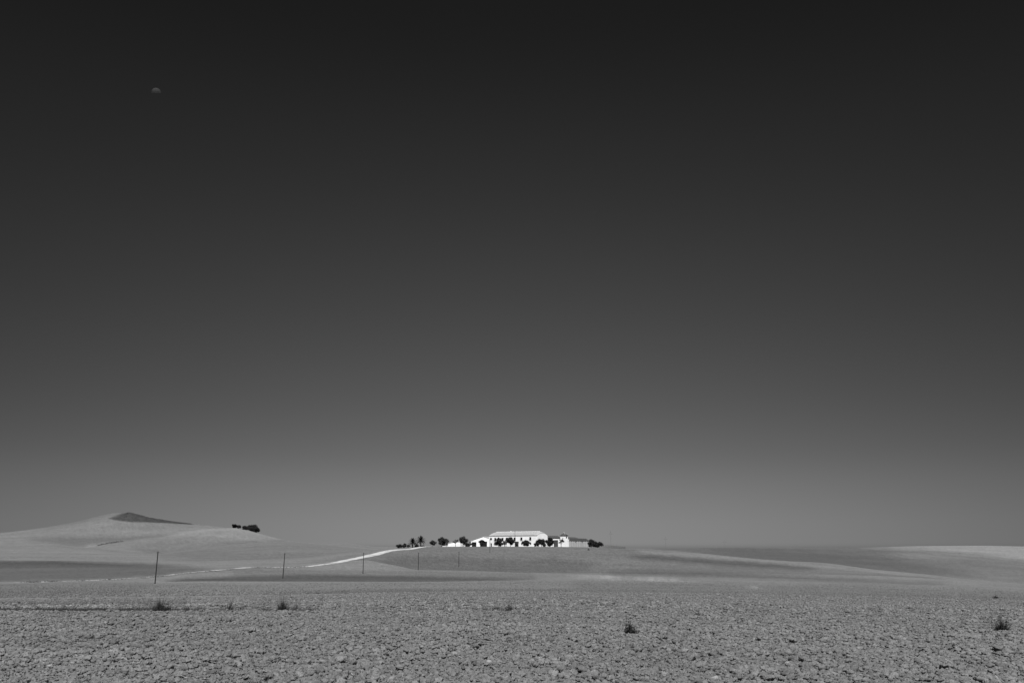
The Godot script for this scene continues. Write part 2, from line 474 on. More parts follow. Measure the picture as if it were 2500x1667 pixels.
func make_near_field() -> Node3D:
	var ss := []
	for i in 12:
		ss.append(-0.69 - 0.02 * pow(1.62, 12 - i))
	for i in 701:
		ss.append(-0.69 + 1.38 * i / 700.0)
	for i in 12:
		ss.append(0.69 + 0.02 * pow(1.62, i + 1))
	for i in 12:
		near_zs.append(-50.0 + i * 4.8)
	var z := 8.0
	while z < 67.0:
		near_zs.append(z)
		z *= 1.0034
	near_cols = ss.size()
	var nr := near_zs.size()
	near_pos.resize(near_cols * nr)
	var col := PackedColorArray()
	col.resize(near_cols * nr)
	var fine := FastNoiseLite.new()
	fine.seed = 21; fine.frequency = 1.0; fine.fractal_octaves = 3
	var cell := FastNoiseLite.new()
	cell.seed = 22; cell.frequency = 7.5; cell.noise_type = FastNoiseLite.TYPE_CELLULAR; cell.cellular_jitter = 1.0; cell.fractal_type = FastNoiseLite.FRACTAL_NONE
	for c in near_cols:
		var t: float = ss[c]
		var prof := column(t)
		for r in nr:
			var d := near_zs[r]
			var x := t * (maxf(d, 8.0) + 2.0)
			var h := hermite(prof[0], prof[1], prof[2], d)
			if absf(t) < 0.78 and d > 6.0:
				var rough := 1.0 - 0.60 * smoothstep(29.5, 31.5, d)
				var lumpy := 0.55 + 0.9 * clampf(0.5 + fine.get_noise_2d(x * 0.45 + 70.0, d * 0.45), 0.0, 1.0)
				h += rough * (fine.get_noise_2d(x * 13.0, d * 14.0) * 0.042 * lumpy + fine.get_noise_2d(x * 6.0 + 31.0, d * 6.0) * 0.018 + fine.get_noise_2d(x * 1.3, d * 1.3) * 0.05 - (cell.get_noise_2d(x, d) + 0.6) * 0.012 * lumpy)
				var left := smoothstep(0.05, -0.12, t)
				h += left * (-0.16 * exp(-pow((d - 30.9) / 0.55, 2.0)) + 0.07 * exp(-pow((d - 33.2) / 0.8, 2.0)))
			h -= 1.2 * smoothstep(63.0, 67.0, d)
			var p := Vector3(x, h, -d)
			near_pos[r * near_cols + c] = p
			var v := soil_shade_tone(p)
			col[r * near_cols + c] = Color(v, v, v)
	return structure("ploughed_field", grid_mesh(near_pos, col, near_cols, nr), M.soil)

func make_far_fields() -> Node3D:
	var ts := []
	for i in 14:
		ts.append(-0.62 - 0.015 * pow(1.45, 14 - i))
	for i in 700:
		ts.append(-0.62 + 1.24 * i / 699.0)
	for i in 14:
		ts.append(0.62 + 0.015 * pow(1.45, i + 1))
	var z := 55.0
	while z < 1500.0:
		far_zs.append(z)
		z *= 1.0062
	while z < 7000.0:
		far_zs.append(z)
		z *= 1.05
	far_cols = ts.size()
	var nr := far_zs.size()
	far_pos.resize(far_cols * nr)
	var col := PackedColorArray()
	col.resize(far_cols * nr)
	for c in far_cols:
		var t: float = ts[c]
		var prof := column(t)
		for r in nr:
			var d := far_zs[r]
			var x := t * d
			var h := hermite(prof[0], prof[1], prof[2], d) + relief(x, d) - 0.9 * smoothstep(68.0, 61.0, d)
			var p := Vector3(x, h, -d)
			far_pos[r * far_cols + c] = p
			var v := soil_shade_tone(p)
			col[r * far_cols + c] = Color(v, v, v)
	return structure("rolling_fields", grid_mesh(far_pos, col, far_cols, nr), M.far_soil)

func lump(sd: int, rough: float, level: int) -> ArrayMesh:      # an uneven clod or stone of about one metre across
	var n := FastNoiseLite.new()
	n.seed = sd
	n.frequency = 1.7
	n.fractal_octaves = 3
	var g := FastNoiseLite.new()
	g.seed = sd + 50
	g.frequency = 0.9
	g.noise_type = FastNoiseLite.TYPE_CELLULAR
	var sphere := SphereMesh.new()
	sphere.radial_segments = 8 * level
	sphere.rings = 4 * level
	var arr := sphere.get_mesh_arrays()
	var v: PackedVector3Array = arr[Mesh.ARRAY_VERTEX]
	var st := SurfaceTool.new()
	st.begin(Mesh.PRIMITIVE_TRIANGLES)
	st.set_smooth_group(-1 if level < 2 else 0)
	var idx: PackedInt32Array = arr[Mesh.ARRAY_INDEX]
	for i in idx:
		var p: Vector3 = v[i].normalized()
		var r := 0.5 * (1.0 + n.get_noise_3dv(p * 1.3) * rough + (g.get_noise_3dv(p * 1.6) + 0.5) * rough * 0.5)
		st.add_vertex(Vector3(p.x * 1.15, p.y * 0.8, p.z) * r)
	st.generate_normals()
	return st.commit()

func make_clods(field: Node3D, fields: Node3D) -> void:
	var shapes := []
	for k in 5:
		shapes.append(lump(100 + k, 1.05, 2))
	# the largest and nearest clods one by one
	var big := 0
	for tries in 4000:
		if big >= 290:
			break
		var d := 9.6 * pow(3.2, rng.randf())
		var r := near_zs.bsearch(d)
		var c := rng.randi_range(14, near_cols - 15)
		if r >= near_zs.size(): continue
		var p := near_pos[r * near_cols + c]
		var size := 0.055 + 0.070 * pow(rng.randf(), 2.5)
		var o := MeshInstance3D.new()
		o.name = "soil_clod"
		o.mesh = shapes[big % 5]
		o.material_override = M["clod_%d" % (big % 4)]
		o.transform = Transform3D(Basis.from_euler(Vector3(rng.randf_range(-0.5, 0.5), rng.randf() * TAU, rng.randf_range(-0.5, 0.5))).scaled(Vector3.ONE * size), p + Vector3(0, size * 0.16, 0))
		field.add_child(o, true)
		big += 1
	# and the countless rest
	var sets := [[], [], []]
	var tints := [[], [], []]
	for r in range(12, near_zs.size() - 1):
		var d := near_zs[r]
		var dz := near_zs[r + 1] - d
		if d < 8.2 or d > 64.0: continue
		var dens := 520.0 if d < 14.0 else (380.0 if d < 20.0 else 220.0)
		if d > 30.2:
			dens = 55.0 if d < 42.0 else 36.0
		var want := dens * dz * 1.38 * (d + 2.0)
		var n := int(want) + (1 if rng.randf() < want - int(want) else 0)
		for i in n:
			var c := rng.randi_range(12, near_cols - 14)
			var p := near_pos[r * near_cols + c].lerp(near_pos[(r + 1) * near_cols + c + 1], rng.randf())
			var small := 0.014 if d < 16.0 else (0.020 if d < 30.0 else 0.040)
			var coarse := 0.55 + 0.9 * clampf(0.5 + noise_c.get_noise_2d(p.x * 2.0, d * 2.0), 0.0, 1.0)
			var size := small + coarse * (0.078 if d < 30.2 else (0.085 if d < 42.0 else 0.06)) * pow(rng.randf(), 6.5)
			put_clod(sets, tints, p, size)
	for r in far_zs.size() - 1:
		var d := far_zs[r]
		if d < 69.0 or d > 178.0: continue
		var dz := far_zs[r + 1] - d
		var want := (6.0 if d < 110.0 else lerpf(6.0, 0.8, (d - 110.0) / 68.0)) * dz * 1.24 * d
		for i in int(want):
			var c := rng.randi_range(14, far_cols - 16)
			var p := far_pos[r * far_cols + c].lerp(far_pos[(r + 1) * far_cols + c + 1], rng.randf())
			put_clod(sets, tints, p, (0.045 + 0.10 * pow(rng.randf(), 3.0)) * (1.0 if d < 110.0 else 0.8))
	for k in 3:
		var mm := MultiMesh.new()
		mm.transform_format = MultiMesh.TRANSFORM_3D
		mm.use_colors = true
		mm.mesh = shapes[k]
		mm.instance_count = sets[k].size()
		for i in sets[k].size():
			mm.set_instance_transform(i, sets[k][i])
			mm.set_instance_color(i, tints[k][i])
		var o := MultiMeshInstance3D.new()
		o.name = "loose_soil"
		o.multimesh = mm
		o.material_override = M.clod
		o.set_meta("kind", "stuff")
		field.add_child(o, true)

func put_clod(sets: Array, tints: Array, p: Vector3, size: float) -> void:
	var k := rng.randi() % 3
	var b := Basis.from_euler(Vector3(rng.randf_range(-0.7, 0.7), rng.randf() * TAU, rng.randf_range(-0.7, 0.7)))
	b = b.scaled(Vector3(rng.randf_range(0.8, 1.3), rng.randf_range(0.8, 1.1), rng.randf_range(0.8, 1.3)) * size)
	sets[k].append(Transform3D(b, p + Vector3(0, size * rng.randf_range(-0.02, 0.25), 0)))
	var v := soil_shade_tone(p) * (rng.randf_range(0.76, 1.30) if p.z > -30.0 else rng.randf_range(0.62, 1.42))
	tints[k].append(Color(v, v, v))

func make_track() -> void:
	var path := [[-500,170], [-250,185], [0,200], [170,208], [255,214], [383,224], [450,231], [520,240], [590,252], [640,262], [684,272], [731,286], [777,301], [824,322], [887,354], [941,392], [1000,440], [1040,480], [1060,505]]
	var xs := PackedFloat64Array(); var zs := PackedFloat64Array(); var us := PackedFloat64Array()
	for i in path.size():
		us.append(i)
		xs.append(side(path[i][0], 1390.0) * path[i][1])
		zs.append(path[i][1])
	var dx := slopes(us, xs)
	var dz := slopes(us, zs)
	var n := 400
	var across := [2.9, 2.3, 1.4, 0.5, -0.5, -1.4, -2.3, -2.9]
	var lift := [-0.25, 0.06, 0.09, 0.12, 0.12, 0.09, 0.06, -0.25]
	var pos := PackedVector3Array(); var col := PackedColorArray()
	for i in n:
		var u := (path.size() - 1.001) * i / (n - 1.0)
		var x := hermite(us, xs, dx, u); var z := hermite(us, zs, dz, u)
		var x2 := hermite(us, xs, dx, u + 0.001); var z2 := hermite(us, zs, dz, u + 0.001)
		var nx := Vector2(-(z2 - z), x2 - x).normalized()
		for k in across.size():
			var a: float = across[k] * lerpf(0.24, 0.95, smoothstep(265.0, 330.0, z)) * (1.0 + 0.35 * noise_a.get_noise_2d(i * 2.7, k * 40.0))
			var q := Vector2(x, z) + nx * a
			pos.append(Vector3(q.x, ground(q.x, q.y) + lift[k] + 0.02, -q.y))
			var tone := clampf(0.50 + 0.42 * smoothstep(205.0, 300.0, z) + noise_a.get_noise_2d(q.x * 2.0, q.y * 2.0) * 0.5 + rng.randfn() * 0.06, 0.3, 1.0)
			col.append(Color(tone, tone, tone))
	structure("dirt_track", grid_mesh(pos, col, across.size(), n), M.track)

# ---------------------------------------------------------------- buildings
# Every building stands in a frame of its own: x runs along its front from its left corner, y up, z out of the front.
class Front:
	var ax: float; var az: float; var c: float; var s: float; var base: float
	var turn: float; var length: float

func front(pxl: float, zl: float, pxr: float, zr: float, base: float) -> Front:
	var f := Front.new()
	f.ax = side(pxl, 1322.0) * zl
	f.az = zl
	var d := Vector2(side(pxr, 1322.0) * zr - f.ax, zr - zl)
	f.length = d.length()
	f.turn = atan2(d.y, d.x)
	f.c = cos(f.turn); f.s = sin(f.turn)
	f.base = base
	return f

func along(f: Front, px: float) -> float:
	var t := side(px, 1322.0)
	return (t * f.az - f.ax) / (f.c - t * f.s)

func up_at(f: Front, u: float, py: float) -> float:
	return EYE + elev(py) * (f.az + u * f.s) - f.base

func opening(f: Front, x0: float, y0: float, x1: float, y1: float) -> Array:     # pixel box -> [u0, v0, u1, v1] on the front
	var u0 := along(f, x0)
	var u1 := along(f, x1)
	return [u0, up_at(f, (u0 + u1) / 2, y1), u1, up_at(f, (u0 + u1) / 2, y0)]

func pierced(st: SurfaceTool, length: float, low: float, high: float, holes: Array, z: float, deep: float) -> void:
	var us := [0.0, length]
	var vs := [low, high]
	for h in holes:
		us.append_array([h[0], h[2]])
		vs.append_array([maxf(h[1], low), minf(h[3], high)])
	us.sort(); vs.sort()
	for i in us.size() - 1:
		for j in vs.size() - 1:
			if us[i + 1] - us[i] < 0.001 or vs[j + 1] - vs[j] < 0.001: continue
			var m := Vector2((us[i] + us[i + 1]) / 2, (vs[j] + vs[j + 1]) / 2)
			var open := false
			for h in holes:
				if m.x > h[0] and m.x < h[2] and m.y > h[1] and m.y < h[3]: open = true
			if not open:
				quad(st, Vector3(us[i], vs[j], z), Vector3(us[i], vs[j + 1], z), Vector3(us[i + 1], vs[j + 1], z), Vector3(us[i + 1], vs[j], z))
	for h in holes:
		var a := Vector3(h[0], h[1], z); var b := Vector3(h[2], h[1], z); var c := Vector3(h[2], h[3], z); var d := Vector3(h[0], h[3], z)
		var o := Vector3(0, 0, -deep)
		quad(st, a, b, b + o, a + o); quad(st, b, c, c + o, b + o); quad(st, c, d, d + o, c + o); quad(st, d, a, a + o, d + o)

func shell(st: SurfaceTool, length: float, depth: float, low: float, high: float, holes: Array) -> void:   # four walls
	pierced(st, length, low, high, holes, 0.0, 0.3)
	quad(st, Vector3(0, low, -depth), Vector3(length, low, -depth), Vector3(length, high, -depth), Vector3(0, high, -depth))
	quad(st, Vector3(0, low, 0), Vector3(0, high, 0), Vector3(0, high, -depth), Vector3(0, low, -depth))
	quad(st, Vector3(length, low, 0), Vector3(length, low, -depth), Vector3(length, high, -depth), Vector3(length, high, 0))

func window(parent: Node3D, h: Array, grille := false) -> void:
	var w: float = h[2] - h[0]
	var t: float = h[3] - h[1]
	var st := st_new()
	for b in [[0.0, 0.0, 0.09, t], [w - 0.09, 0.0, w, t], [0.09, 0.0, w - 0.09, 0.09], [0.09, t - 0.09, w - 0.09, t], [w / 2 - 0.04, 0.09, w / 2 + 0.04, t - 0.09]]:
		box(st, Vector3(b[0], b[1], -0.22), Vector3(b[2], b[3], -0.14))
	var o := part("window", done(st), M.shutter, parent, Vector3(h[0], h[1], 0))
	st = st_new()
	box(st, Vector3(0.05, 0.05, -0.27), Vector3(w - 0.05, t - 0.05, -0.225))
	part("pane", done(st), M.glass, o)
	st = st_new()
	box(st, Vector3(-0.12, -0.12, -0.05), Vector3(w + 0.12, -0.003, 0.05))
	part("sill", done(st), M.trim, o)
	if grille:
		st = st_new()
		for k in 7:
			var x := -0.1 + (w + 0.2) * k / 6.0
			box(st, Vector3(x - 0.02, 0.0, 0.2), Vector3(x + 0.02, 0.95, 0.24))
		box(st, Vector3(-0.12, 0.95, 0.18), Vector3(w + 0.12, 1.0, 0.26))
		part("balcony_rail", done(st), M.iron, o)

func door(parent: Node3D, h: Array, mat: Material, called := "door") -> void:
	var w: float = h[2] - h[0]
	var t: float = h[3] - h[1]
	var o := Node3D.new()
	o.name = called
	o.position = Vector3(h[0], h[1], 0)
	parent.add_child(o, true)
	var n := maxi(2, int(w / 0.6))
	for k in n:
		var st := st_new()
		box(st, Vector3(w * k / n + 0.015, 0.02, -0.26), Vector3(w * (k + 1) / n - 0.015, t - 0.01, -0.18))
		part("plank", done(st), mat, o)
	var back := st_new()
	box(back, Vector3(0.004, 0.0, -0.3), Vector3(w - 0.004, t - 0.004, -0.265))
	part("backing", done(back), mat, o)
	var hs := st_new()
	box(hs, Vector3(w * 0.5 - 0.1, t * 0.42, -0.178), Vector3(w * 0.5 - 0.04, t * 0.42 + 0.25, -0.12))
	part("handle", done(hs), M.iron, o)

func slab(st: SurfaceTool, a: Vector3, b: Vector3, c: Vector3, d: Vector3, thick := 0.18) -> void:
	var n := Vector3(0, -thick, 0)
	hexa(st, [a + n, b + n, c + n, d + n, a, b, c, d])

func ribs(parent: Node3D, a: Vector3, b: Vector3, c: Vector3, d: Vector3, mat: Material, step := 0.55) -> void:   # rows of half-round tiles, eaves a-b up to ridge d-c
	var st := st_new()
	var n := int(a.distance_to(b) / step)
	for k in n:
		var u := (k + 0.5) / n
		var p := a.lerp(b, u) + Vector3(0, 0.02, 0)
		var q := d.lerp(c, u) + Vector3(0, 0.02, 0)
		tube(st, [p, q], [0.09, 0.09], 5)
	var o := part("tile_rows", done(st), mat, parent)
	o.set_meta("kind", "stuff")

func farmhouse() -> void:
	var f := front(1193.6, 509.0, 1312.0, 487.0, PAD)
	var o := thing("farmhouse", "long white two-storey farmhouse with pale hipped tile roof and dark windows", "house", Vector3(f.ax, PAD, -f.az), f.turn)
	var L := f.length
	var D := 9.6
	var eave := up_at(f, L, 1306.8)
	var ridge := up_at(f, L, 1299.0) + 0.35
	var up := []
	for b in [[1196,1313.2,1201,1318.2], [1206.5,1313,1211.4,1321.5], [1224.3,1312.8,1229.2,1320.8], [1234.4,1312.4,1239.6,1320.2], [1253.8,1312,1258.8,1320], [1270.5,1311.7,1275.3,1319.4], [1292.2,1311,1297.1,1319.2]]:
		up.append(opening(f, b[0], b[1], b[2], b[3]))
	var low := []
	for b in [[1272,1324.4,1275.8,1329.6], [1293.1,1324,1297,1329.2], [1246,1325,1249.5,1330]]:
		low.append(opening(f, b[0], b[1], b[2], b[3]))
	var entrance := opening(f, 1231, 1323.6, 1233.8, 1334)
	var gate := opening(f, 1256.6, 1322, 1266, 1334)
	var small_door := opening(f, 1197.4, 1326, 1201, 1334)
	for d in [entrance, gate, small_door]: d[1] = 0.0
	var st := st_new()
	shell(st, L, D, -0.8, eave, up + low + [entrance, gate, small_door])
	# the gable ends, cut off below the ridge by the half hip
	var cut := 0.55
	for e in [[L, 1.0], [0.0, -1.0]]:
		var x: float = e[0]
		var g := (ridge - eave) * cut
		var ring := [Vector3(x, eave, 0), Vector3(x, eave + g, -D / 2 * cut), Vector3(x, eave + g, -D + D / 2 * cut), Vector3(x, eave, -D)]
		for i in range(1, 3):
			tri(st, ring[0], ring[i], ring[i + 1])
	part("wall", done(st), M.white, o)
	var over := 0.16
	var slope := (ridge - eave) / (D / 2)
	var g2 := (ridge - eave) * cut
	var inset := 1.7
	var y0 := eave - slope * over + 0.14
	var roof := st_new()
	var tl := Vector3(inset, ridge + 0.14, -D / 2)
	var tr := Vector3(L - inset, ridge + 0.14, -D / 2)
	var gl := Vector3(-0.03, eave + g2 + 0.14, -D / 2 * cut)
	var gr := Vector3(L + 0.03, eave + g2 + 0.14, -D / 2 * cut)
	var bl := Vector3(-0.03, y0, over)
	var br := Vector3(L + 0.03, y0, over)
	var back := func(v: Vector3) -> Vector3: return Vector3(v.x, v.y, -D - v.z)
	for s in 2:
		var q := [bl, br, gr, tr, tl, gl]
		if s == 1:
			q = [back.call(bl), back.call(br), back.call(gr), back.call(tr), back.call(tl), back.call(gl)]
		prism(roof, q, Vector3(0, -0.10, 0))
	prism(roof, [gr, back.call(gr), tr], Vector3(0, -0.10, 0))
	prism(roof, [gl, tl, back.call(gl)], Vector3(0, -0.10, 0))
	var ro := part("roof", done(roof), M.roof, o)
	ribs(ro, bl + Vector3(2.4, 0, 0), br - Vector3(2.4, 0, 0), tr - Vector3(0.3, 0, 0), tl + Vector3(0.3, 0, 0), M.roof)
	st = st_new()
	tube(st, [tl, tr], [0.12, 0.12], 6)
	part("ridge_cap", done(st), M.trim, ro)
	st = st_new()
	var cx := L * 0.34
	box(st, Vector3(cx, ridge - 0.4, -D / 2 - 0.5), Vector3(cx + 0.7, ridge + 0.55, -D / 2 + 0.1))
	part("chimney", done(st), M.white, ro)
	st = st_new()
	box(st, Vector3(-0.02, eave - 0.30, 0.003), Vector3(L + 0.02, eave - 0.12, 0.06))
	part("cornice", done(st), M.trim, o)
	for i in up.size(): window(o, up[i], i > 0)
	for h in low: window(o, h)
	door(o, entrance, M.dark_door)
	door(o, gate, M.door, "gate")
	door(o, small_door, M.door)
	# the little canopy over the entrance
	st = st_new()
	var u0 := along(f, 1229.0)
	var u1 := along(f, 1239.0)
	var v := up_at(f, u0, 1321.6)
	slab(st, Vector3(u0, v, 0.7), Vector3(u1, v, 0.7), Vector3(u1, v + 0.3, 0.003), Vector3(u0, v + 0.3, 0.003), 0.12)
	part("canopy", done(st), M.dark_roof, o)
	for u in [u0 + 0.15, u1 - 0.15]:
		st = st_new()
		box(st, Vector3(u - 0.06, -0.3, 0.56), Vector3(u + 0.06, v - 0.10, 0.66))
		part("canopy_post", done(st), M.iron, o)

func garage() -> void:
	var f := front(1147.2, 521.0, 1194.5, 519.0, PAD)
	var o := thing("garage", "white gabled garage with two large dark doors beside farmhouse", "garage", Vector3(f.ax, PAD, -f.az), f.turn)
	var L := f.length
	var D := 16.0
	var eave := up_at(f, 0.0, 1321.6)
	var apex := up_at(f, L * 0.7, 1310.2)
	var ua := along(f, 1180.0)
	var right_top := lerpf(apex, eave, 0.38)
	var d1 := opening(f, 1151.8, 1323.4, 1163, 1335)
	var d2 := opening(f, 1172, 1319.8, 1189, 1335)
	d1[1] = 0.0; d2[1] = 0.0
	d2[3] = minf(d2[3], eave + 0.4)
	var high := eave + 0.45
	var st := st_new()
	var xs := (high - eave) / (apex - eave) * ua
	shell(st, L, D, -0.8, eave, [d1, [d2[0], d2[1], d2[2], eave - 0.02]])
	for z in [0.0, -D]:
		var ring := [Vector3(0, eave, z), Vector3(ua, apex, z), Vector3(L, right_top, z), Vector3(L, eave, z)]
		tri(st, ring[0], ring[1], ring[2]); tri(st, ring[0], ring[2], ring[3])
	quad(st, Vector3(L, eave, 0), Vector3(L, right_top, 0), Vector3(L, right_top, -D), Vector3(L, eave, -D))
	part("wall", done(st), M.white, o)
	var roof := st_new()
	slab(roof, Vector3(-0.3, eave + 0.08, 0.12), Vector3(ua, apex + 0.2, 0.12), Vector3(ua, apex + 0.2, -D), Vector3(-0.3, eave + 0.08, -D), 0.14)
	slab(roof, Vector3(ua + 0.002, apex + 0.2, 0.12), Vector3(L, right_top + 0.18, 0.12), Vector3(L, right_top + 0.18, -D), Vector3(ua + 0.002, apex + 0.2, -D), 0.14)
	part("roof", done(roof), M.roof, o)
	door(o, d1, M.dark_door, "garage_door")
	door(o, [d2[0], 0.0, d2[2], eave - 0.02], M.dark_door, "garage_door")
	st = st_new()
	box(st, Vector3(0.1, eave + 0.02, 0.003), Vector3(L - 0.05, eave + 0.12, 0.09))
	part("ledge", done(st), M.trim, o)

func low_shed() -> void:
	var f := front(1093.5, 528.0, 1124.0, 524.0, PAD)
	var o := thing("shed", "low white shed with sloping top behind a thin tree", "shed", Vector3(f.ax, PAD, -f.az), f.turn)
	var L := f.length
	var D := 6.0
	var eave := up_at(f, 0.0, 1327.0)
	var top := up_at(f, L * 0.5, 1323.4)
	var ua := along(f, 1109.5)
	var st := st_new()
	shell(st, L, D, -0.8, eave, [])
	for z in [0.0, -D]:
		tri(st, Vector3(0, eave, z), Vector3(ua, top, z), Vector3(L, top, z)); tri(st, Vector3(0, eave, z), Vector3(L, top, z), Vector3(L, eave, z))
	quad(st, Vector3(L, eave, 0), Vector3(L, top, 0), Vector3(L, top, -D), Vector3(L, eave, -D))
	part("wall", done(st), M.white, o)
	var roof := st_new()
	slab(roof, Vector3(-0.2, eave + 0.06, 0.1), Vector3(ua, top + 0.14, 0.1), Vector3(ua, top + 0.14, -D), Vector3(-0.2, eave + 0.06, -D), 0.1)
	slab(roof, Vector3(ua + 0.002, top + 0.14, 0.1), Vector3(L + 0.2, top + 0.14, 0.1), Vector3(L + 0.2, top + 0.14, -D), Vector3(ua + 0.002, top + 0.14, -D), 0.1)
	part("roof", done(roof), M.trim, o)
	# low yard wall running on to the left
	var g := front(1080.5, 526.0, 1093.2, 526.0, PAD)
	var w := thing("yard_wall", "low white yard wall running beside the small shed", "wall", Vector3(g.ax, PAD, -g.az), g.turn)
	st = st_new()
	box(st, Vector3(0, -0.8, -0.3), Vector3(g.length, 0.42, 0))
	part("wall", done(st), M.white, w)
	st = st_new()
	box(st, Vector3(-0.05, 0.423, -0.35), Vector3(g.length + 0.05, 0.5, 0.05))
	part("coping", done(st), M.trim, w)

func wing() -> void:
	# the lower range between the farmhouse gable and the tower
	var f := front(1338.0, 505.0, 1368.5, 508.0, PAD)
	var o := thing("farm_wing", "low white farm wing with wide grey gate between house and tower", "barn", Vector3(f.ax, PAD, -f.az), f.turn)
	var L := f.length
	var D := 8.0
	var eave := up_at(f, L * 0.6, 1313.0)
	var gate := opening(f, 1351.8, 1318.2, 1367.6, 1335)
	gate[1] = 0.0
	var win := opening(f, 1345.6, 1326, 1349, 1331)
	var st := st_new()
	shell(st, L, D, -0.8, eave, [gate, win])
	part("wall", done(st), M.white, o)
	var top := up_at(f, L * 0.5, 1307.6)
	var roof := st_new()
	slab(roof, Vector3(-2.6, eave + 0.08, 0.3), Vector3(L + 0.2, eave + 0.08, 0.3), Vector3(L + 0.2, top, -D * 0.5), Vector3(-2.6, top, -D * 0.5), 0.14)
	slab(roof, Vector3(-2.6, top, -D * 0.5 - 0.002), Vector3(L + 0.2, top, -D * 0.5 - 0.002), Vector3(L + 0.2, eave + 0.08, -D - 0.3), Vector3(-2.6, eave + 0.08, -D - 0.3), 0.14)
	var ro := part("roof", done(roof), M.door, o)
	ribs(ro, Vector3(-2.4, eave + 0.08, 0.3), Vector3(L, eave + 0.08, 0.3), Vector3(L, top, -D * 0.5), Vector3(-2.4, top, -D * 0.5), M.door)
	door(o, gate, M.door, "gate")
	window(o, win)

func tower() -> void:
	var f := front(1368.0, 496.0, 1380.0, 493.5, PAD)
	var o := thing("tower", "square white tower with small pyramid roof and open belfry side", "tower", Vector3(f.ax, PAD, -f.az), f.turn)
	var L := f.length
	var D := 2.4
	var high := up_at(f, L, 1306.0)
	var apex := up_at(f, L * 0.6, 1300.4)
	var st := st_new()
	var w1 := opening(f, 1373, 1313.2, 1375.2, 1316)
	pierced(st, L, -0.8, high, [w1], 0.0, 0.3)
	quad(st, Vector3(0, -0.8, -D), Vector3(L, -0.8, -D), Vector3(L, high, -D), Vector3(0, high, -D))
	quad(st, Vector3(0, -0.8, 0), Vector3(0, high, 0), Vector3(0, high, -D), Vector3(0, -0.8, -D))
	# the right side stands open under the eaves
	var b0 := high - 1.9
	var b1 := high - 0.2
	var q0 := -D * 0.28
	var q1 := -D * 0.78
	quad(st, Vector3(L, -0.8, 0), Vector3(L, -0.8, -D), Vector3(L, b0, -D), Vector3(L, b0, 0))
	quad(st, Vector3(L, b1, 0), Vector3(L, b1, -D), Vector3(L, high, -D), Vector3(L, high, 0))
	quad(st, Vector3(L, b0, 0), Vector3(L, b0, q0), Vector3(L, b1, q0), Vector3(L, b1, 0))
	quad(st, Vector3(L, b0, q1), Vector3(L, b0, -D), Vector3(L, b1, -D), Vector3(L, b1, q1))
	for e2 in [[b0, q0, b0, q1], [b0, q1, b1, q1], [b1, q1, b1, q0], [b1, q0, b0, q0]]:
		quad(st, Vector3(L, e2[0], e2[1]), Vector3(L, e2[2], e2[3]), Vector3(L - 0.35, e2[2], e2[3]), Vector3(L - 0.35, e2[0], e2[1]))
	quad(st, Vector3(0, high, 0), Vector3(L, high, 0), Vector3(L, high, -D), Vector3(0, high, -D))
	part("wall", done(st), M.white, o)
	window(o, w1)
	var e := 0.28
	var roof := st_new()
	var c := [Vector3(-e, high, e), Vector3(L + e, high, e), Vector3(L + e, high, -D - e), Vector3(-e, high, -D - e)]
	var tip := Vector3(L / 2, apex, -D / 2)
	for i in 4:
		tri(roof, c[i], c[(i + 1) % 4], tip)
	for i in 4:
		var j: int = (i + 1) % 4
		quad(roof, c[i], c[j], c[j] - Vector3(0, 0.16, 0), c[i] - Vector3(0, 0.16, 0))
	quad(roof, c[0] - Vector3(0, 0.16, 0), c[1] - Vector3(0, 0.16, 0), c[2] - Vector3(0, 0.16, 0), c[3] - Vector3(0, 0.16, 0))
	part("roof", done(roof), M.door, o)
	# paler hip caps along the four edges
	st = st_new()
	for i in 4:
		tube(st, [c[i] + Vector3(0, 0.05, 0), tip + Vector3(0, 0.05, 0)], [0.08, 0.08], 5)
	part("hip_cap", done(st), M.roof, o)
	st = st_new()
	tube(st, [tip, tip + Vector3(0, 0.2, 0), tip + Vector3(0, 0.32, 0)], [0.09, 0.09, 0.02], 6)
	part("finial", done(st), M.trim, o)
	# the stair turret leaning on its right side
	var g := front(1380.3, 495.0, 1389.5, 498.0, PAD)
	var a := thing("tower_annex", "plain white annex block between the tower and grey shed", "annex", Vector3(g.ax, PAD, -g.az), g.turn)
	var hi := up_at(g, g.length, 1316.0)
	st = st_new()
	var w2 := opening(g, 1381.2, 1317.4, 1382.6, 1319.2)
	shell(st, g.length, 5.0, -0.8, hi, [w2])
	quad(st, Vector3(0, hi, 0), Vector3(g.length, hi, 0), Vector3(g.length, hi, -5), Vector3(0, hi, -5))
	part("wall", done(st), M.white, a)
	window(a, w2)
	st = st_new()
	box(st, Vector3(-0.02, hi + 0.003, -5.05), Vector3(g.length + 0.08, hi + 0.14, 0.08))
	part("coping", done(st), M.trim, a)

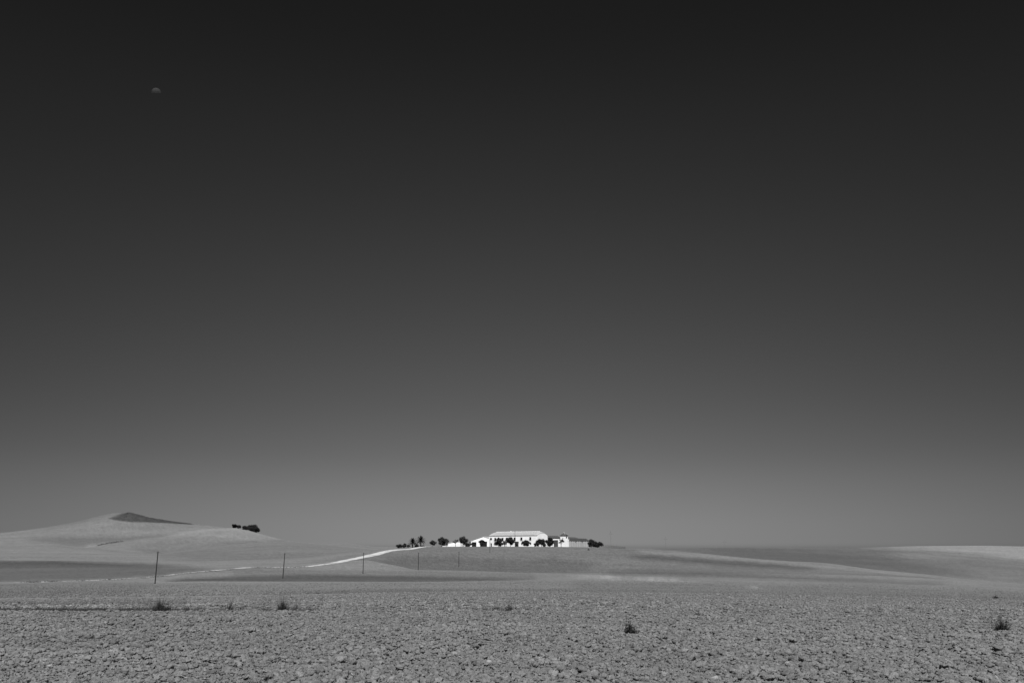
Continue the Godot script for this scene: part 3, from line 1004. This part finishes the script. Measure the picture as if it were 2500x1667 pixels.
func long_shed() -> void:
	var f := front(1389.6, 500.0, 1440.0, 528.0, PAD)
	var o := thing("long_shed", "long grey-walled shed with dark roof running back behind tower", "barn", Vector3(f.ax, PAD, -f.az), f.turn)
	var L := f.length
	var D := 5.0
	var eave := up_at(f, 0.0, 1319.8)
	var top := up_at(f, 0.0, 1315.2) + 0.2
	var wins := []
	for b in [[1404.9,1320.6,1407.5,1324.6], [1420.4,1322.2,1422.8,1325.6]]:
		var h := opening(f, b[0], b[1], b[2], b[3])
		h[3] = minf(h[3], eave - 0.15)
		wins.append(h)
	var st := st_new()
	shell(st, L, D, -0.8, eave, wins)
	for x in [0.0, L]:
		tri(st, Vector3(x, eave, 0), Vector3(x, top, -D / 2), Vector3(x, eave, -D))
	part("wall", done(st), M.shed_wall, o)
	# wall piers
	var n := 9
	for k in n:
		var u := L * (k + 0.5) / n
		var clash := false
		for h in wins:
			if u > h[0] - 0.4 and u < h[2] + 0.4: clash = true
		if clash: continue
		st = st_new()
		box(st, Vector3(u - 0.12, -0.8, 0.003), Vector3(u + 0.12, eave - 0.05, 0.08))
		part("pier", done(st), M.shed_wall, o)
	var roof := st_new()
	slab(roof, Vector3(-0.2, eave - 0.02, 0.06), Vector3(L + 0.2, eave - 0.02, 0.06), Vector3(L + 0.2, top + 0.2, -D / 2), Vector3(-0.2, top + 0.2, -D / 2), 0.14)
	slab(roof, Vector3(-0.2, top + 0.2, -D / 2 - 0.002), Vector3(L + 0.2, top + 0.2, -D / 2 - 0.002), Vector3(L + 0.2, eave - 0.05, -D - 0.06), Vector3(-0.2, eave - 0.05, -D - 0.06), 0.14)
	var ro := part("roof", done(roof), M.dark_roof, o)
	ribs(ro, Vector3(0, eave, 0.06), Vector3(L, eave, 0.06), Vector3(L, top + 0.2, -D / 2), Vector3(0, top + 0.2, -D / 2), M.dark_roof, 1.1)
	for h in wins: window(o, h)
	# a second roof shows over the first
	var g := front(1384.0, 524.0, 1412.0, 540.0, PAD)
	var b := thing("rear_shed", "pale grey roof ridge of the shed rising behind the dark one", "barn", Vector3(g.ax, PAD, -g.az), g.turn)
	var e2 := up_at(g, 0.0, 1313.5)
	var t2 := up_at(g, 0.0, 1311.0)
	st = st_new()
	shell(st, g.length, 4.0, -0.8, e2, [])
	for x in [0.0, g.length]:
		tri(st, Vector3(x, e2, 0), Vector3(x, t2, -2.0), Vector3(x, e2, -4))
	part("wall", done(st), M.shed_wall, b)
	roof = st_new()
	slab(roof, Vector3(-0.2, e2, 0.05), Vector3(g.length, e2, 0.05), Vector3(g.length, t2 + 0.16, -2.0), Vector3(-0.2, t2 + 0.16, -2.0), 0.12)
	slab(roof, Vector3(-0.2, t2 + 0.16, -2.002), Vector3(g.length, t2 + 0.16, -2.002), Vector3(g.length, e2, -4.1), Vector3(-0.2, e2, -4.1), 0.12)
	part("roof", done(roof), M.door, b)

var PAD := 0.0

# ---------------------------------------------------------------- plants
func leaf(st: SurfaceTool, p: Vector3, size: float) -> void:
	var a := Vector3(rng.randfn(), rng.randfn(), rng.randfn()).normalized()
	var b := a.cross(Vector3(rng.randfn(), rng.randfn(), rng.randfn())).normalized()
	a *= size; b *= size * 0.55
	quad(st, p - a, p + b, p + a, p - b)

func make_tree(called: String, label: String, at: Vector3, width: float, height: float, stem: float, leaves: int, mat: Material, group := "", shape := "round", lobes := 9, leaf_size := 0.16) -> Node3D:
	var o := thing(called, label, "shrub" if called == "shrub" or called == "hedge" else "tree", at, 0.0, group)
	var R := width / 2.0
	var mid := stem + (height - stem) * 0.5
	var balls := []
	for k in lobes:
		var a := TAU * k / lobes + rng.randf_range(-0.4, 0.4)
		var y := rng.randf_range(-0.95, 0.85)
		var out := sqrt(maxf(0.2, 1.0 - 0.55 * y * y)) * rng.randf_range(0.35, 0.80)
		var p := Vector3(cos(a) * R * out, mid + y * (height - stem) * 0.33, sin(a) * R * out)
		var r := minf(R, (height - stem) * 0.5) * rng.randf_range(0.30, 0.62)
		if shape == "sparse":
			r *= 0.6
		balls.append([p, r])
	balls.append([Vector3(rng.randf_range(-0.15, 0.15) * R, height - R * 0.42, 0), R * 0.42])
	# trunk and limbs
	var st := st_new()
	var girth := maxf(0.07, height * 0.028)
	var fork := Vector3(rng.randf_range(-0.15, 0.15), maxf(stem * 0.9, height * 0.2), 0)
	tube(st, [Vector3(0, -0.4, 0), Vector3(0.02, stem * 0.4, 0.02), fork], [girth * 1.35, girth, girth * 0.85])
	part("trunk", done(st), M.bark, o)
	for k in mini(6, balls.size()):
		st = st_new()
		var q: Vector3 = balls[k][0]
		tube(st, [fork - Vector3(0, 0.1, 0), fork.lerp(q, 0.5) + Vector3(0, 0.15, 0), q], [girth * 0.6, girth * 0.4, girth * 0.15], 5)
		part("limb", done(st), M.bark, o)
	st = st_new()
	for i in leaves * 2:
		var b = balls[rng.randi() % balls.size()]
		var d := Vector3(rng.randfn(), rng.randfn(), rng.randfn()).normalized()
		var rr: float = b[1] * pow(rng.randf(), 0.4) * rng.randf_range(0.85, 1.12) * (1.35 if rng.randf() < 0.10 else 1.0)
		var p: Vector3 = b[0] + Vector3(d.x, d.y * 0.9, d.z) * rr
		if p.y < stem * 0.6: p.y = stem * 0.6 + rng.randf() * 0.3
		leaf(st, p, leaf_size * rng.randf_range(0.6, 1.5))
	part("crown", done(st), mat, o)
	return o

func palm(label: String, at: Vector3, height: float, spread: float) -> void:
	var o := thing("palm_tree", label, "palm", at, 0.0, "")
	var crown := height - spread * 0.42
	var st := st_new()
	var pts := []; var rad := []
	for k in 13:
		var u := k / 12.0
		pts.append(Vector3(sin(u * 1.4) * 0.12, -0.4 + (crown + 0.4) * u, 0))
		rad.append((0.34 - 0.08 * u) * (1.08 if k % 2 == 0 else 0.92) + (0.16 if k >= 11 else 0.0))
	tube(st, pts, rad, 9)
	part("trunk", done(st), M.palm_bark, o)
	for k in 46:
		var a := TAU * k / 46.0 * 7.0 + rng.randf_range(-0.15, 0.15)
		var lift := lerpf(1.4, -0.35, k / 45.0) + rng.randf_range(-0.1, 0.1)
		st = st_new()
		var len := spread * 0.5 * rng.randf_range(0.95, 1.15)
		var p := Vector3(0.1, crown, 0)
		var dir := Vector3(cos(a) * cos(lift), sin(lift), sin(a) * cos(lift))
		var rib := [p]
		for s in 9:
			p += dir * len / 8.0
			dir = (dir + Vector3(0, -0.085, 0)).normalized()
			rib.append(p)
		var radii := []
		for s in rib.size(): radii.append(0.04 * (1.0 - s / 12.0))
		tube(st, rib, radii, 4)
		var cross := Vector3(-sin(a), 0, cos(a))
		for s in range(1, rib.size() - 1):
			for h in 3:
				var q: Vector3 = rib[s].lerp(rib[s + 1], h / 3.0)
				var fwd: Vector3 = (rib[s + 1] - rib[s]).normalized()
				var ll := len * 0.26 * sin(PI * (0.15 + 0.8 * (s + h / 3.0) / 9.0))
				for side_ in [-1.0, 1.0]:
					var tip: Vector3 = q + (cross * side_ * 0.8 + fwd * 0.7 + Vector3(0, 0.25, 0)).normalized() * ll
					tri(st, q - fwd * 0.09, q + fwd * 0.10, tip)
		part("frond", done(st), M.palm_leaf, o)

func tuft(called: String, label: String, at: Vector3, width: float, height: float, blades: int, mat: Material, leafy := 0.0, group := "", lean := 0.0) -> Node3D:
	var o := thing(called, label, "bush" if leafy > 0.0 else "grass tuft", at, 0.0, group)
	var st := st_new()
	var lv := st_new()
	for i in blades:
		var a := rng.randf() * TAU
		var out := pow(rng.randf(), 0.7)
		var foot := Vector3(cos(a), 0, sin(a)) * width * 0.22 * out + Vector3(0, -0.05, 0)
		var h := height * (0.3 + 0.6 * pow(rng.randf(), 1.6)) * (1.0 - 0.35 * out) * (1.9 if rng.randf() < 0.13 else 1.0)
		var tip := foot + Vector3(cos(a) * width * 0.34 * out + lean * h + rng.randf_range(-0.06, 0.06), h, sin(a) * width * 0.34 * out)
		var mid := foot.lerp(tip, 0.55) + Vector3(-cos(a), 0.3, -sin(a)) * 0.06 * width
		var w := Vector3(-sin(a + 0.7), 0, cos(a + 0.7)) * rng.randf_range(0.003, 0.006) * (1.0 + 0.4 * float(leafy > 0.0))
		quad(st, foot - w, foot + w, mid + w * 0.8, mid - w * 0.8)
		tri(st, mid - w * 0.8, mid + w * 0.8, tip)
		if leafy > 0.0:
			for k in 5:
				leaf(lv, foot.lerp(tip, rng.randf_range(0.15, 1.0)) + Vector3(rng.randfn(), rng.randfn(), rng.randfn()) * 0.02, leafy * rng.randf_range(0.6, 1.3))
	part("stems" if leafy > 0.0 else "blades", done(st), mat, o).set_meta("kind", "stuff")
	if leafy > 0.0:
		part("leaves", done(lv), mat, o).set_meta("kind", "stuff")
	return o

func make_plants() -> void:
	var s := func(px: float, z: float) -> Vector3: return on_ground(px, 1333.0, z)
	var m := func(p: float, z: float) -> float: return p / 2140.0 * z
	palm("shorter date palm with leafless trunk at the track's top end", s.call(1006.8, 480.0), m.call(20.5, 480.0), m.call(21.0, 480.0))
	palm("taller date palm with full fan crown beside the track's top end", s.call(1026.5, 486.0), m.call(23.5, 486.0), m.call(22.5, 486.0))
	# along the yard: px, distance, width px, height px, trunk px, leaves, material, kind, label
	var rows := [
		[975, 470, 15, 9, 0, 1300, "dark_leaf", "shrub", "dense round shrub at the top of the track, farthest from the palms"],
		[987, 474, 11, 10, 0, 700, "leaf", "shrub", "upright shrub with ragged top between round shrub and palms"],
		[997, 476, 9, 7, 0, 300, "leaf", "shrub", "loose thin shrub just before the shorter palm"],
		[1017, 482, 9, 7, 0, 500, "leaf", "shrub", "small shrub standing between the two palms"],
		[1032, 486, 14, 3.5, 0, 700, "dark_leaf", "shrub", "low dark shrub at the foot of the taller palm"],
		[1056.5, 484, 15, 15, 3, 800, "leaf", "tree", "small open tree with lopsided crown between palms and twin trees"],
		[1078, 500, 17, 22.5, 3, 2600, "leaf", "tree", "full rounded tree, darker of the two joined by the yard wall"],
		[1089, 504, 12, 19, 4, 900, "pale_leaf", "tree", "paler feathery tree leaning on the full rounded one"],
		[1112, 520, 17, 17, 8, 380, "pale_leaf", "tree", "thin half bare tree in front of the low white shed"],
		[1130.5, 505, 21, 24.5, 2.5, 2900, "leaf", "tree", "tall broad tree between the low shed and the garage"],
		[1141, 505, 10, 7, 0, 800, "dark_leaf", "shrub", "dark shrub at the garage's left corner"],
		[1148, 512, 8, 12, 1, 400, "dark_leaf", "tree", "narrow dark sapling against the garage's left corner"],
		[1176, 500, 13, 15, 1, 2200, "dark_leaf", "tree", "round clipped tree standing before the garage's larger door"],
		[1217, 490, 26, 13, 0.3, 3400, "dark_leaf", "tree", "wide spreading dark tree before the farmhouse's second window"],
		[1218, 492, 13, 21, 3, 1500, "dark_leaf", "tree", "upright dark tree rising out of the spreading one by the farmhouse"],
		[1246, 482, 18, 22.5, 1.5, 3200, "dark_leaf", "tree", "tall full tree before the middle of the farmhouse"],
		[1261, 486, 9, 11, 0, 600, "pale_leaf", "shrub", "pale loose shrub in front of the farmhouse's grey gate"],
		[1283.5, 478, 16, 14.5, 0.8, 2600, "dark_leaf", "tree", "ball-shaped tree between the farmhouse's two small ground windows"],
		[1311, 481, 16, 11, 0.2, 1900, "dark_leaf", "shrub", "low dark bush at the farmhouse's corner, lower end of a row"],
		[1322, 482, 22, 17, 0.2, 3200, "dark_leaf", "shrub", "tall dark bush against the farmhouse's gable end"],
		[1342, 483, 16, 21.5, 0.5, 2800, "dark_leaf", "tree", "dense black-green tree between the gable end and farm wing"],
		[1349.5, 486, 7, 14, 5, 400, "dark_leaf", "tree", "slim drooping tree hanging beside the farm wing's white wall"],
		[1370.5, 484, 17, 17.5, 7, 620, "leaf", "tree", "thin tree with open crown before the tower"],
		[1444, 497, 24, 18, 0, 4200, "dark_leaf", "tree", "large dark tree hiding the far end of the long shed"],
		[1454, 492, 18, 14, 0, 2300, "dark_leaf", "tree", "middle dark tree of the clump beyond the long shed"],
		[1463, 490, 16, 13, 0, 1500, "dark_leaf", "tree", "outermost ragged dark tree of the clump by the stake fence"],
	]
	for r in rows:
		var z: float = r[1]
		var p: Vector3 = s.call(r[0], z)
		var w: float = m.call(r[2], z) * 1.12
		# heights count from the row where the yard's edge hides the feet
		var h: float = m.call(r[3], z) + (0.25 if r[3] > 6 else 0.1)
		make_tree(r[7], r[8], p, w, h, m.call(r[4], z), r[5], M[r[6]], "plants round the farmyard", "sparse" if r[5] < 650 and r[3] > 13 else "round", 11 if r[5] > 700 else 7, 0.18)
	# the grove on the hill
	for g in [[571, 1296, 15, 9, "lowest wide tree at the uphill end of the hilltop grove"], [582, 1296, 11, 8, "small round tree squeezed second in the hilltop grove"], [596, 1300, 14, 10, "squat dark tree third in the hilltop grove"], [608, 1300, 14, 13, "rounded tree fourth in the hilltop grove"], [618, 1300, 15, 16, "tallest tree of the hilltop grove"], [626, 1302, 10, 13, "last tree at the downhill end of the hilltop grove"]]:
		var z := 1030.0
		make_tree("grove_tree", g[4], on_ground(g[0], g[1], z), g[2] * 1.35 / 2136.0 * z, g[3] * 1.15 / 2136.0 * z, 0.1, 2200, M.dark_leaf, "grove on the hilltop", "round", 8, 0.32)
	# scrub along the gully on the hillside and on the fallow summit: nobody could count it
	var st := st_new()
	for k in 46:
		var u := k / 45.0
		var px := lerpf(238.0, 298.0, u) + rng.randf_range(-2, 2)
		var z := 1012.0 + rng.randf_range(-14, 10)
		var p := on_ground(px, lerpf(1332.0, 1320.0, u), z)
		for i in 12:
			leaf(st, p + Vector3(rng.randfn() * 0.8, absf(rng.randfn()) * 0.6, rng.randfn() * 0.8), 0.35)
	var gs := MeshInstance3D.new()
	gs.name = "gully_scrub"; gs.mesh = done(st); gs.material_override = M.scrub
	gs.set_meta("kind", "stuff"); gs.set_meta("label", "line of dark scrub in the gully on the hillside"); gs.set_meta("category", "scrub")
	add_child(gs)
	st = st_new()
	var ring := PackedVector2Array([Vector2(265,1266), Vector2(285,1259), Vector2(311,1251), Vector2(340,1257), Vector2(361,1263), Vector2(414,1272), Vector2(500,1283), Vector2(470,1281), Vector2(412,1277), Vector2(360,1275), Vector2(319,1274), Vector2(290,1271)])
	var count := 0
	for tries in 9000:
		if count > 500: break
		var px := rng.randf_range(262, 500)
		var z := rng.randf_range(1140, 1415)
		var p := on_ground(px, 1265, z)
		var py := row_of((p.y - EYE) / z)
		if not Geometry2D.is_point_in_polygon(Vector2(1250.0 + p.x / z * deepness(py), py), ring): continue
		count += 1
		for i in 8:
			leaf(st, p + Vector3(rng.randfn() * 0.9, absf(rng.randfn()) * 0.25, rng.randfn() * 0.9), 0.3)
	gs = MeshInstance3D.new()
	gs.name = "summit_scrub"; gs.mesh = done(st); gs.material_override = M.scrub
	gs.set_meta("kind", "stuff"); gs.set_meta("label", "dark fallow scrub covering the summit of the hill"); gs.set_meta("category", "scrub")
	add_child(gs)
	# verge plants along the track
	st = st_new()
	for k in 150:
		var u := rng.randf()
		var px := lerpf(60.0, 830.0, u)
		var z := 0.0
		var path := [[0,200], [255,214], [383,224], [520,240], [590,252], [684,272], [777,301], [850,335]]
		for i in path.size() - 1:
			if px >= path[i][0] and px <= path[i + 1][0]:
				z = remap(px, path[i][0], path[i + 1][0], path[i][1], path[i + 1][1])
		if z == 0.0: continue
		z += -4.2 - absf(rng.randfn()) * 1.2
		if noise_a.get_noise_2d(px * 0.9, 77.0) < -0.05 and not (px > 640 and px < 760): continue
		var p := on_ground(px, 1390.0, z)
		for i in 22:
			leaf(st, p + Vector3(rng.randfn() * 0.7, absf(rng.randfn()) * 0.16, rng.randfn() * 0.4), 0.10)
	gs = MeshInstance3D.new()
	gs.name = "verge_weeds"; gs.mesh = done(st); gs.material_override = M.dry_grass
	gs.set_meta("kind", "stuff"); gs.set_meta("label", "dark weeds growing along the verge of the track"); gs.set_meta("category", "weeds")
	add_child(gs)
	# the field margin
	var e := func(px: float, py: float, z: float) -> Vector3:
		var p := on_ground(px, py, z)
		return near_spot(p.x, z)
	tuft("grass_tuft", "widest clump of dark spiky grass on the field margin", e.call(387, 1492, 30.3), 1.05, 0.66, 700, M.dry_grass, 0.0, "grass tufts on the field margin")
	tuft("grass_tuft", "small tuft leaning sideways beside a dark hollow on the margin", e.call(553, 1491, 30.3), 0.42, 0.58, 220, M.dry_grass, 0.0, "grass tufts on the field margin", 0.35)
	tuft("grass_tuft", "faint low tuft between the leaning and the darkest tufts", e.call(600, 1491, 30.6), 0.7, 0.34, 150, M.dry_grass, 0.0, "grass tufts on the field margin")
	tuft("grass_tuft", "thin wispy tuft just beside the darkest tuft", e.call(640, 1491, 30.5), 0.6, 0.40, 130, M.dry_grass, 0.0, "grass tufts on the field margin")
	tuft("grass_tuft", "darkest dense tuft with tall wispy stems on the margin", e.call(688, 1491, 30.2), 0.48, 0.68, 420, M.scrub, 0.0, "grass tufts on the field margin")
	tuft("grass_tuft", "small dark tuft following the darkest one along the margin", e.call(722, 1491, 30.4), 0.45, 0.52, 220, M.dry_grass, 0.0, "grass tufts on the field margin")
	tuft("grass_tuft", "compact dark tuft before the margin's pale dry stalks", e.call(1022, 1491, 30.3), 0.4, 0.16, 220, M.scrub, 0.0, "grass tufts on the field margin")
	tuft("grass_tuft", "tall pale dry stalks standing on the field margin", e.call(1106, 1494, 30.2), 0.8, 0.75, 34, M.straw, 0.0, "grass tufts on the field margin")
	tuft("bush", "greyish bush in the straw line along the field margin", e.call(1243, 1496, 30.0), 0.36, 0.32, 90, M.dry_grass, 0.018)
	tuft("bush", "small dark bush alone in the middle of the ploughed soil", e.call(1540, 1557, 19.0), 0.30, 0.32, 150, M.scrub, 0.020)
	tuft("bush", "twiggy dark bush alone at the ploughed soil's open side", e.call(2448, 1537, 22.5), 0.46, 0.45, 220, M.scrub, 0.013)
	tuft("bush", "dark weed with straw at its foot on the margin", e.call(1703, 1503, 29.0), 0.38, 0.24, 90, M.scrub, 0.016)
	tuft("bush", "lone dark weed on the smooth field beyond the margin", on_ground(2431, 1449, 118.0), 0.9, 0.5, 60, M.scrub, 0.06)
	tuft("bush", "lone dark dot of scrub on the slope below the dark clump", on_ground(1437, 1347, 440.0), 1.0, 0.8, 80, M.scrub, 0.14)
	# dark weeds lining the ditch, and straw scattered along the margin
	st = st_new()
	for k in 2600:
		var px := -60.0 + 560.0 * pow(rng.randf(), 1.1)
		if rng.randf() < 0.14: px = rng.randf_range(500, 1330)
		var p: Vector3 = e.call(px, 1491.0, rng.randf_range(30.2, 31.6))
		if noise_a.get_noise_2d(px * 0.8, 12.0) < -0.12: continue
		for i in 9:
			var a := rng.randf() * TAU
			var hgt := rng.randf_range(0.06, 0.19)
			var q := p + Vector3(rng.randfn() * 0.06, -0.02, rng.randfn() * 0.06)
			var w := Vector3(cos(a), 0, sin(a)) * 0.010
			tri(st, q - w, q + w, q + Vector3(rng.randfn() * 0.03, hgt, rng.randfn() * 0.03))
	gs = MeshInstance3D.new()
	gs.name = "ditch_weeds"; gs.mesh = done(st); gs.material_override = M.dry_grass
	gs.set_meta("kind", "stuff"); gs.set_meta("label", "dark dry weeds lining the shallow ditch at the field margin"); gs.set_meta("category", "weeds")
	add_child(gs)
	st = st_new()
	for k in 640:
		var p: Vector3
		if k < 330:
			p = e.call(rng.randf_range(980, 1600), 1493.0, 30.0 + rng.randfn() * 0.35)
		else:
			var z := 9.5 * pow(3.1, rng.randf())
			p = near_spot(rng.randf_range(-0.6, 0.6) * z, z)
		p.y += rng.randf_range(0.03, 0.07)
		var a := rng.randf() * TAU
		var dir := Vector3(cos(a), rng.randf_range(-0.1, 0.35), sin(a)).normalized() * rng.randf_range(0.02, 0.07)
		var w := Vector3(-sin(a), 0.4, cos(a)) * 0.0022
		quad(st, p - dir - w, p + dir - w, p + dir + w, p - dir + w)
	gs = MeshInstance3D.new()
	gs.name = "straw"; gs.mesh = done(st); gs.material_override = M.straw
	gs.set_meta("kind", "stuff"); gs.set_meta("label", "pale broken straw scattered over the ploughed soil"); gs.set_meta("category", "straw")
	add_child(gs)

func near_spot(x: float, z: float) -> Vector3:      # the rough surface of the ploughed field
	var r := clampi(near_zs.bsearch(z), 1, near_zs.size() - 1)
	var best := near_pos[r * near_cols]
	var lo := 0
	var hi := near_cols - 1
	while hi - lo > 1:
		var mid := (lo + hi) / 2
		if near_pos[r * near_cols + mid].x < x: lo = mid
		else: hi = mid
	best = near_pos[r * near_cols + hi]
	return Vector3(x, best.y, -z)

const STONES := ["pale stone alone among clods, nearest the widest grass clump", "pale flat stone in the coarse clods below the margin's stone row", "pale stone among clods below the darkest grass tuft", "broad pale stone among the coarsest clods before the small dark bush", "rounded pale stone halfway between dry stalks and coarsest clods", "small pale stone among clods below the leaning tuft", "pale stone among coarse clods between the two lone bushes", "pale slab of stone lying farthest forward among coarse clods", "larger pale stone standing out of the margin's stone row"]

func make_stones() -> void:
	var shapes := [lump(301, 0.5, 2), lump(302, 0.6, 2), lump(303, 0.55, 2)]
	# pale stones ploughed out to the margin; and single ones lying in the field
	var spots := [[144, 1539, 21.5, 0.085], [121, 1622, 12.6, 0.07], [770, 1561, 18.6, 0.07], [1194, 1615, 13.0, 0.10], [1106, 1555, 19.2, 0.09], [558, 1564, 18.2, 0.06], [1923, 1618, 12.8, 0.07], [1746, 1646, 11.4, 0.09], [171, 1479, 33.0, 0.10]]
	for k in 46:
		spots.append([pow(rng.randf(), 1.2) * 420.0 - 5.0, 1481.0, 32.2 + rng.randf() * 1.4, rng.randf_range(0.03, 0.075)])
	for i in spots.size():
		var p := on_ground(spots[i][0], spots[i][1], spots[i][2])
		p = near_spot(p.x, spots[i][2])
		var o := thing("stone", "pale stone in the row along the weedy field margin" if i >= 9 else STONES[i], "stone", p + Vector3(0, spots[i][3] * 0.2, 0), rng.randf() * TAU, "pale stones")
		var q := part("rock", shapes[i % 3], M.stone, o)
		q.scale = Vector3.ONE * spots[i][3]

# ---------------------------------------------------------------- poles and fences
func utility_pole(label: String, px: float, py: float, z: float, high: float, lean: float) -> void:
	var p := on_ground(px, py, z)
	var o := thing("telephone_pole", label, "pole", p, 0.0, "line of wooden poles climbing to the farm")
	o.rotation.z = lean
	var st := st_new()
	tube(st, [Vector3(0, -0.8, 0), Vector3(0, high * 0.5, 0), Vector3(0, high, 0)], [0.11, 0.10, 0.085], 9)
	part("shaft", done(st), M.pole, o)
	st = st_new()
	tube(st, [Vector3(0, high + 0.001, 0), Vector3(0, high + 0.06, 0)], [0.11, 0.06], 9)
	part("cap", done(st), M.iron, o)
	for s in [-1.0, 1.0]:
		st = st_new()
		tube(st, [Vector3(s * 0.10, high - 0.25, 0), Vector3(s * 0.22, high - 0.25, 0), Vector3(s * 0.24, high - 0.12, 0)], [0.02, 0.02, 0.035], 6)
		part("insulator", done(st), M.iron, o)

func power_pole(label: String, px: float, top: float, base_row: float, z: float, armed: float) -> void:
	var p := on_ground(px, base_row, z)
	var high := EYE + elev(top) * z - p.y
	var o := thing("power_pole", label, "pole", p, 0.0, "far power line")
	var st := st_new()
	tube(st, [Vector3(0, -1, 0), Vector3(0, high, 0)], [0.13, 0.08], 7)
	part("shaft", done(st), M.weathered, o)
	st = st_new()
	box(st, Vector3(-armed, high - 1.5, -0.07), Vector3(armed, high - 1.36, 0.07))
	part("crossarm", done(st), M.weathered, o)
	for x in [-armed + 0.1, 0.0, armed - 0.1]:
		st = st_new()
		var y := high - 1.36 if x != 0.0 else high
		tube(st, [Vector3(x, y + 0.002, 0), Vector3(x, y + 0.25, 0), Vector3(x, y + 0.5, 0)], [0.10, 0.14, 0.05], 6)
		part("insulator", done(st), M.iron, o)

func make_poles() -> void:
	utility_pole("pole farthest from the farm, standing where the field meets the track", 377.2, 1426, 170.0, 6.0, 0.0)
	utility_pole("fifth pole counting down the slope from the farmhouse", 689.5, 1416, 217.0, 6.0, -0.02)
	utility_pole("fourth pole counting down the slope from the farmhouse", 885.5, 1404, 262.0, 6.0, 0.0)
	utility_pole("third pole counting down the slope, rising from behind a low crest", 1020.6, 1395, 308.0, 5.9, 0.0)
	utility_pole("second pole counting down the slope from the farmhouse", 1120.0, 1376, 354.0, 6.0, 0.0)
	utility_pole("pole on the slope just below the farmhouse's left corner", 1196.0, 1347, 412.0, 6.0, 0.0)
	utility_pole("taller end pole standing right before the farmhouse roof", 1257.3, 1334, 464.0, 8.2, 0.0)
	power_pole("tallest far power pole beyond the dark clump of trees", 1492.0, 1299, 1338, 640.0, 1.1)
	power_pole("power pole beside the tallest one, beyond the farm slope", 1626.0, 1313, 1340, 760.0, 1.2)
	power_pole("power pole with raised crossarm on the dark field's skyline", 1771.0, 1320, 1337, 850.0, 1.4)
	power_pole("short far power pole poking over the dark field's skyline", 1942.5, 1329, 1336, 980.0, 1.2)
	power_pole("power pole standing on the face of the right-hand field", 2157.5, 1357, 1372, 770.0, 1.0)
	# vineyard-like rows of stakes on the skyline
	var f0 := on_ground(1474.0, 1337.0, 505.0)
	var f1 := on_ground(1527.0, 1338.0, 520.0)
	var o := thing("stake_fence", "faint fence of thin upright stakes beside the dark tree clump", "fence", f0)
	for k in 34:
		var u := pow(k / 33.0, 0.8)
		var q := f0.lerp(f1, u) - f0
		q.y = ground(f0.x + q.x, -(f0.z + q.z)) - f0.y
		var h := 1.65 + rng.randf_range(-0.12, 0.12) + (0.3 if k == 10 or k == 17 else 0.0)
		var st := st_new()
		tube(st, [q + Vector3(0, -0.4, 0), q + Vector3(rng.randf_range(-0.05, 0.05), h, 0)], [0.05, 0.04], 5)
		part("stake", done(st), M.stake, o)
	for y in [0.5, 1.0, 1.4]:
		var pts := []; var rad := []
		for k in 12:
			var q := f0.lerp(f1, k / 11.0) - f0
			q.y = ground(f0.x + q.x, -(f0.z + q.z)) - f0.y + y
			pts.append(q); rad.append(0.012)
		var st := st_new()
		tube(st, pts, rad, 4)
		part("wire", done(st), M.stake, o)

func make_moon() -> void:
	var d := Vector3(380.5 - 1250.0, (833.5 - 226.0) * CP + F * SP, -(F * CP - (833.5 - 226.0) * SP)).normalized()
	var dist := 9000.0
	var o := MeshInstance3D.new()
	o.name = "moon"
	var s := SphereMesh.new()
	s.radius = dist * 0.00475
	s.height = s.radius
	s.is_hemisphere = true
	s.radial_segments = 48
	s.rings = 24
	o.mesh = s
	o.material_override = M.moon
	o.position = Vector3(0, EYE, 0) + d * dist
	o.quaternion = Quaternion(Vector3.UP, sun_dir.normalized())
	o.set_meta("label", "faint half moon high in the dark sky")
	o.set_meta("category", "moon")
	add_child(o)

func _ready() -> void:
	rng.seed = 20240611
	for n in [[noise_a, 1, 0.05, 3], [noise_b, 2, 0.03, 2], [noise_c, 3, 0.2, 2], [noise_t, 4, 0.012, 4]]:
		n[0].seed = n[1]
		n[0].frequency = n[2]
		n[0].fractal_octaves = n[3]
	make_view()
	make_materials()
	for k in 4:
		var c: StandardMaterial3D = M.clod.duplicate()
		c.vertex_color_use_as_albedo = false
		c.albedo_color = grey(SOIL * [0.92, 1.0, 1.08, 1.18][k])
		M["clod_%d" % k] = c
	read_lines()
	read_soil_and_shade()
	PAD = ground(5.0, 495.0) - 0.05
	print("pad ", PAD)
	var field := make_near_field()
	var fields := make_far_fields()
	print("ground ", Time.get_ticks_msec())
	make_track()
	farmhouse()
	garage()
	low_shed()
	wing()
	tower()
	long_shed()
	print("farm ", Time.get_ticks_msec())
	make_poles()
	make_moon()
	make_plants()
	make_stones()
	print("plants ", Time.get_ticks_msec())
	make_clods(field, fields)
	print("clods ", Time.get_ticks_msec())
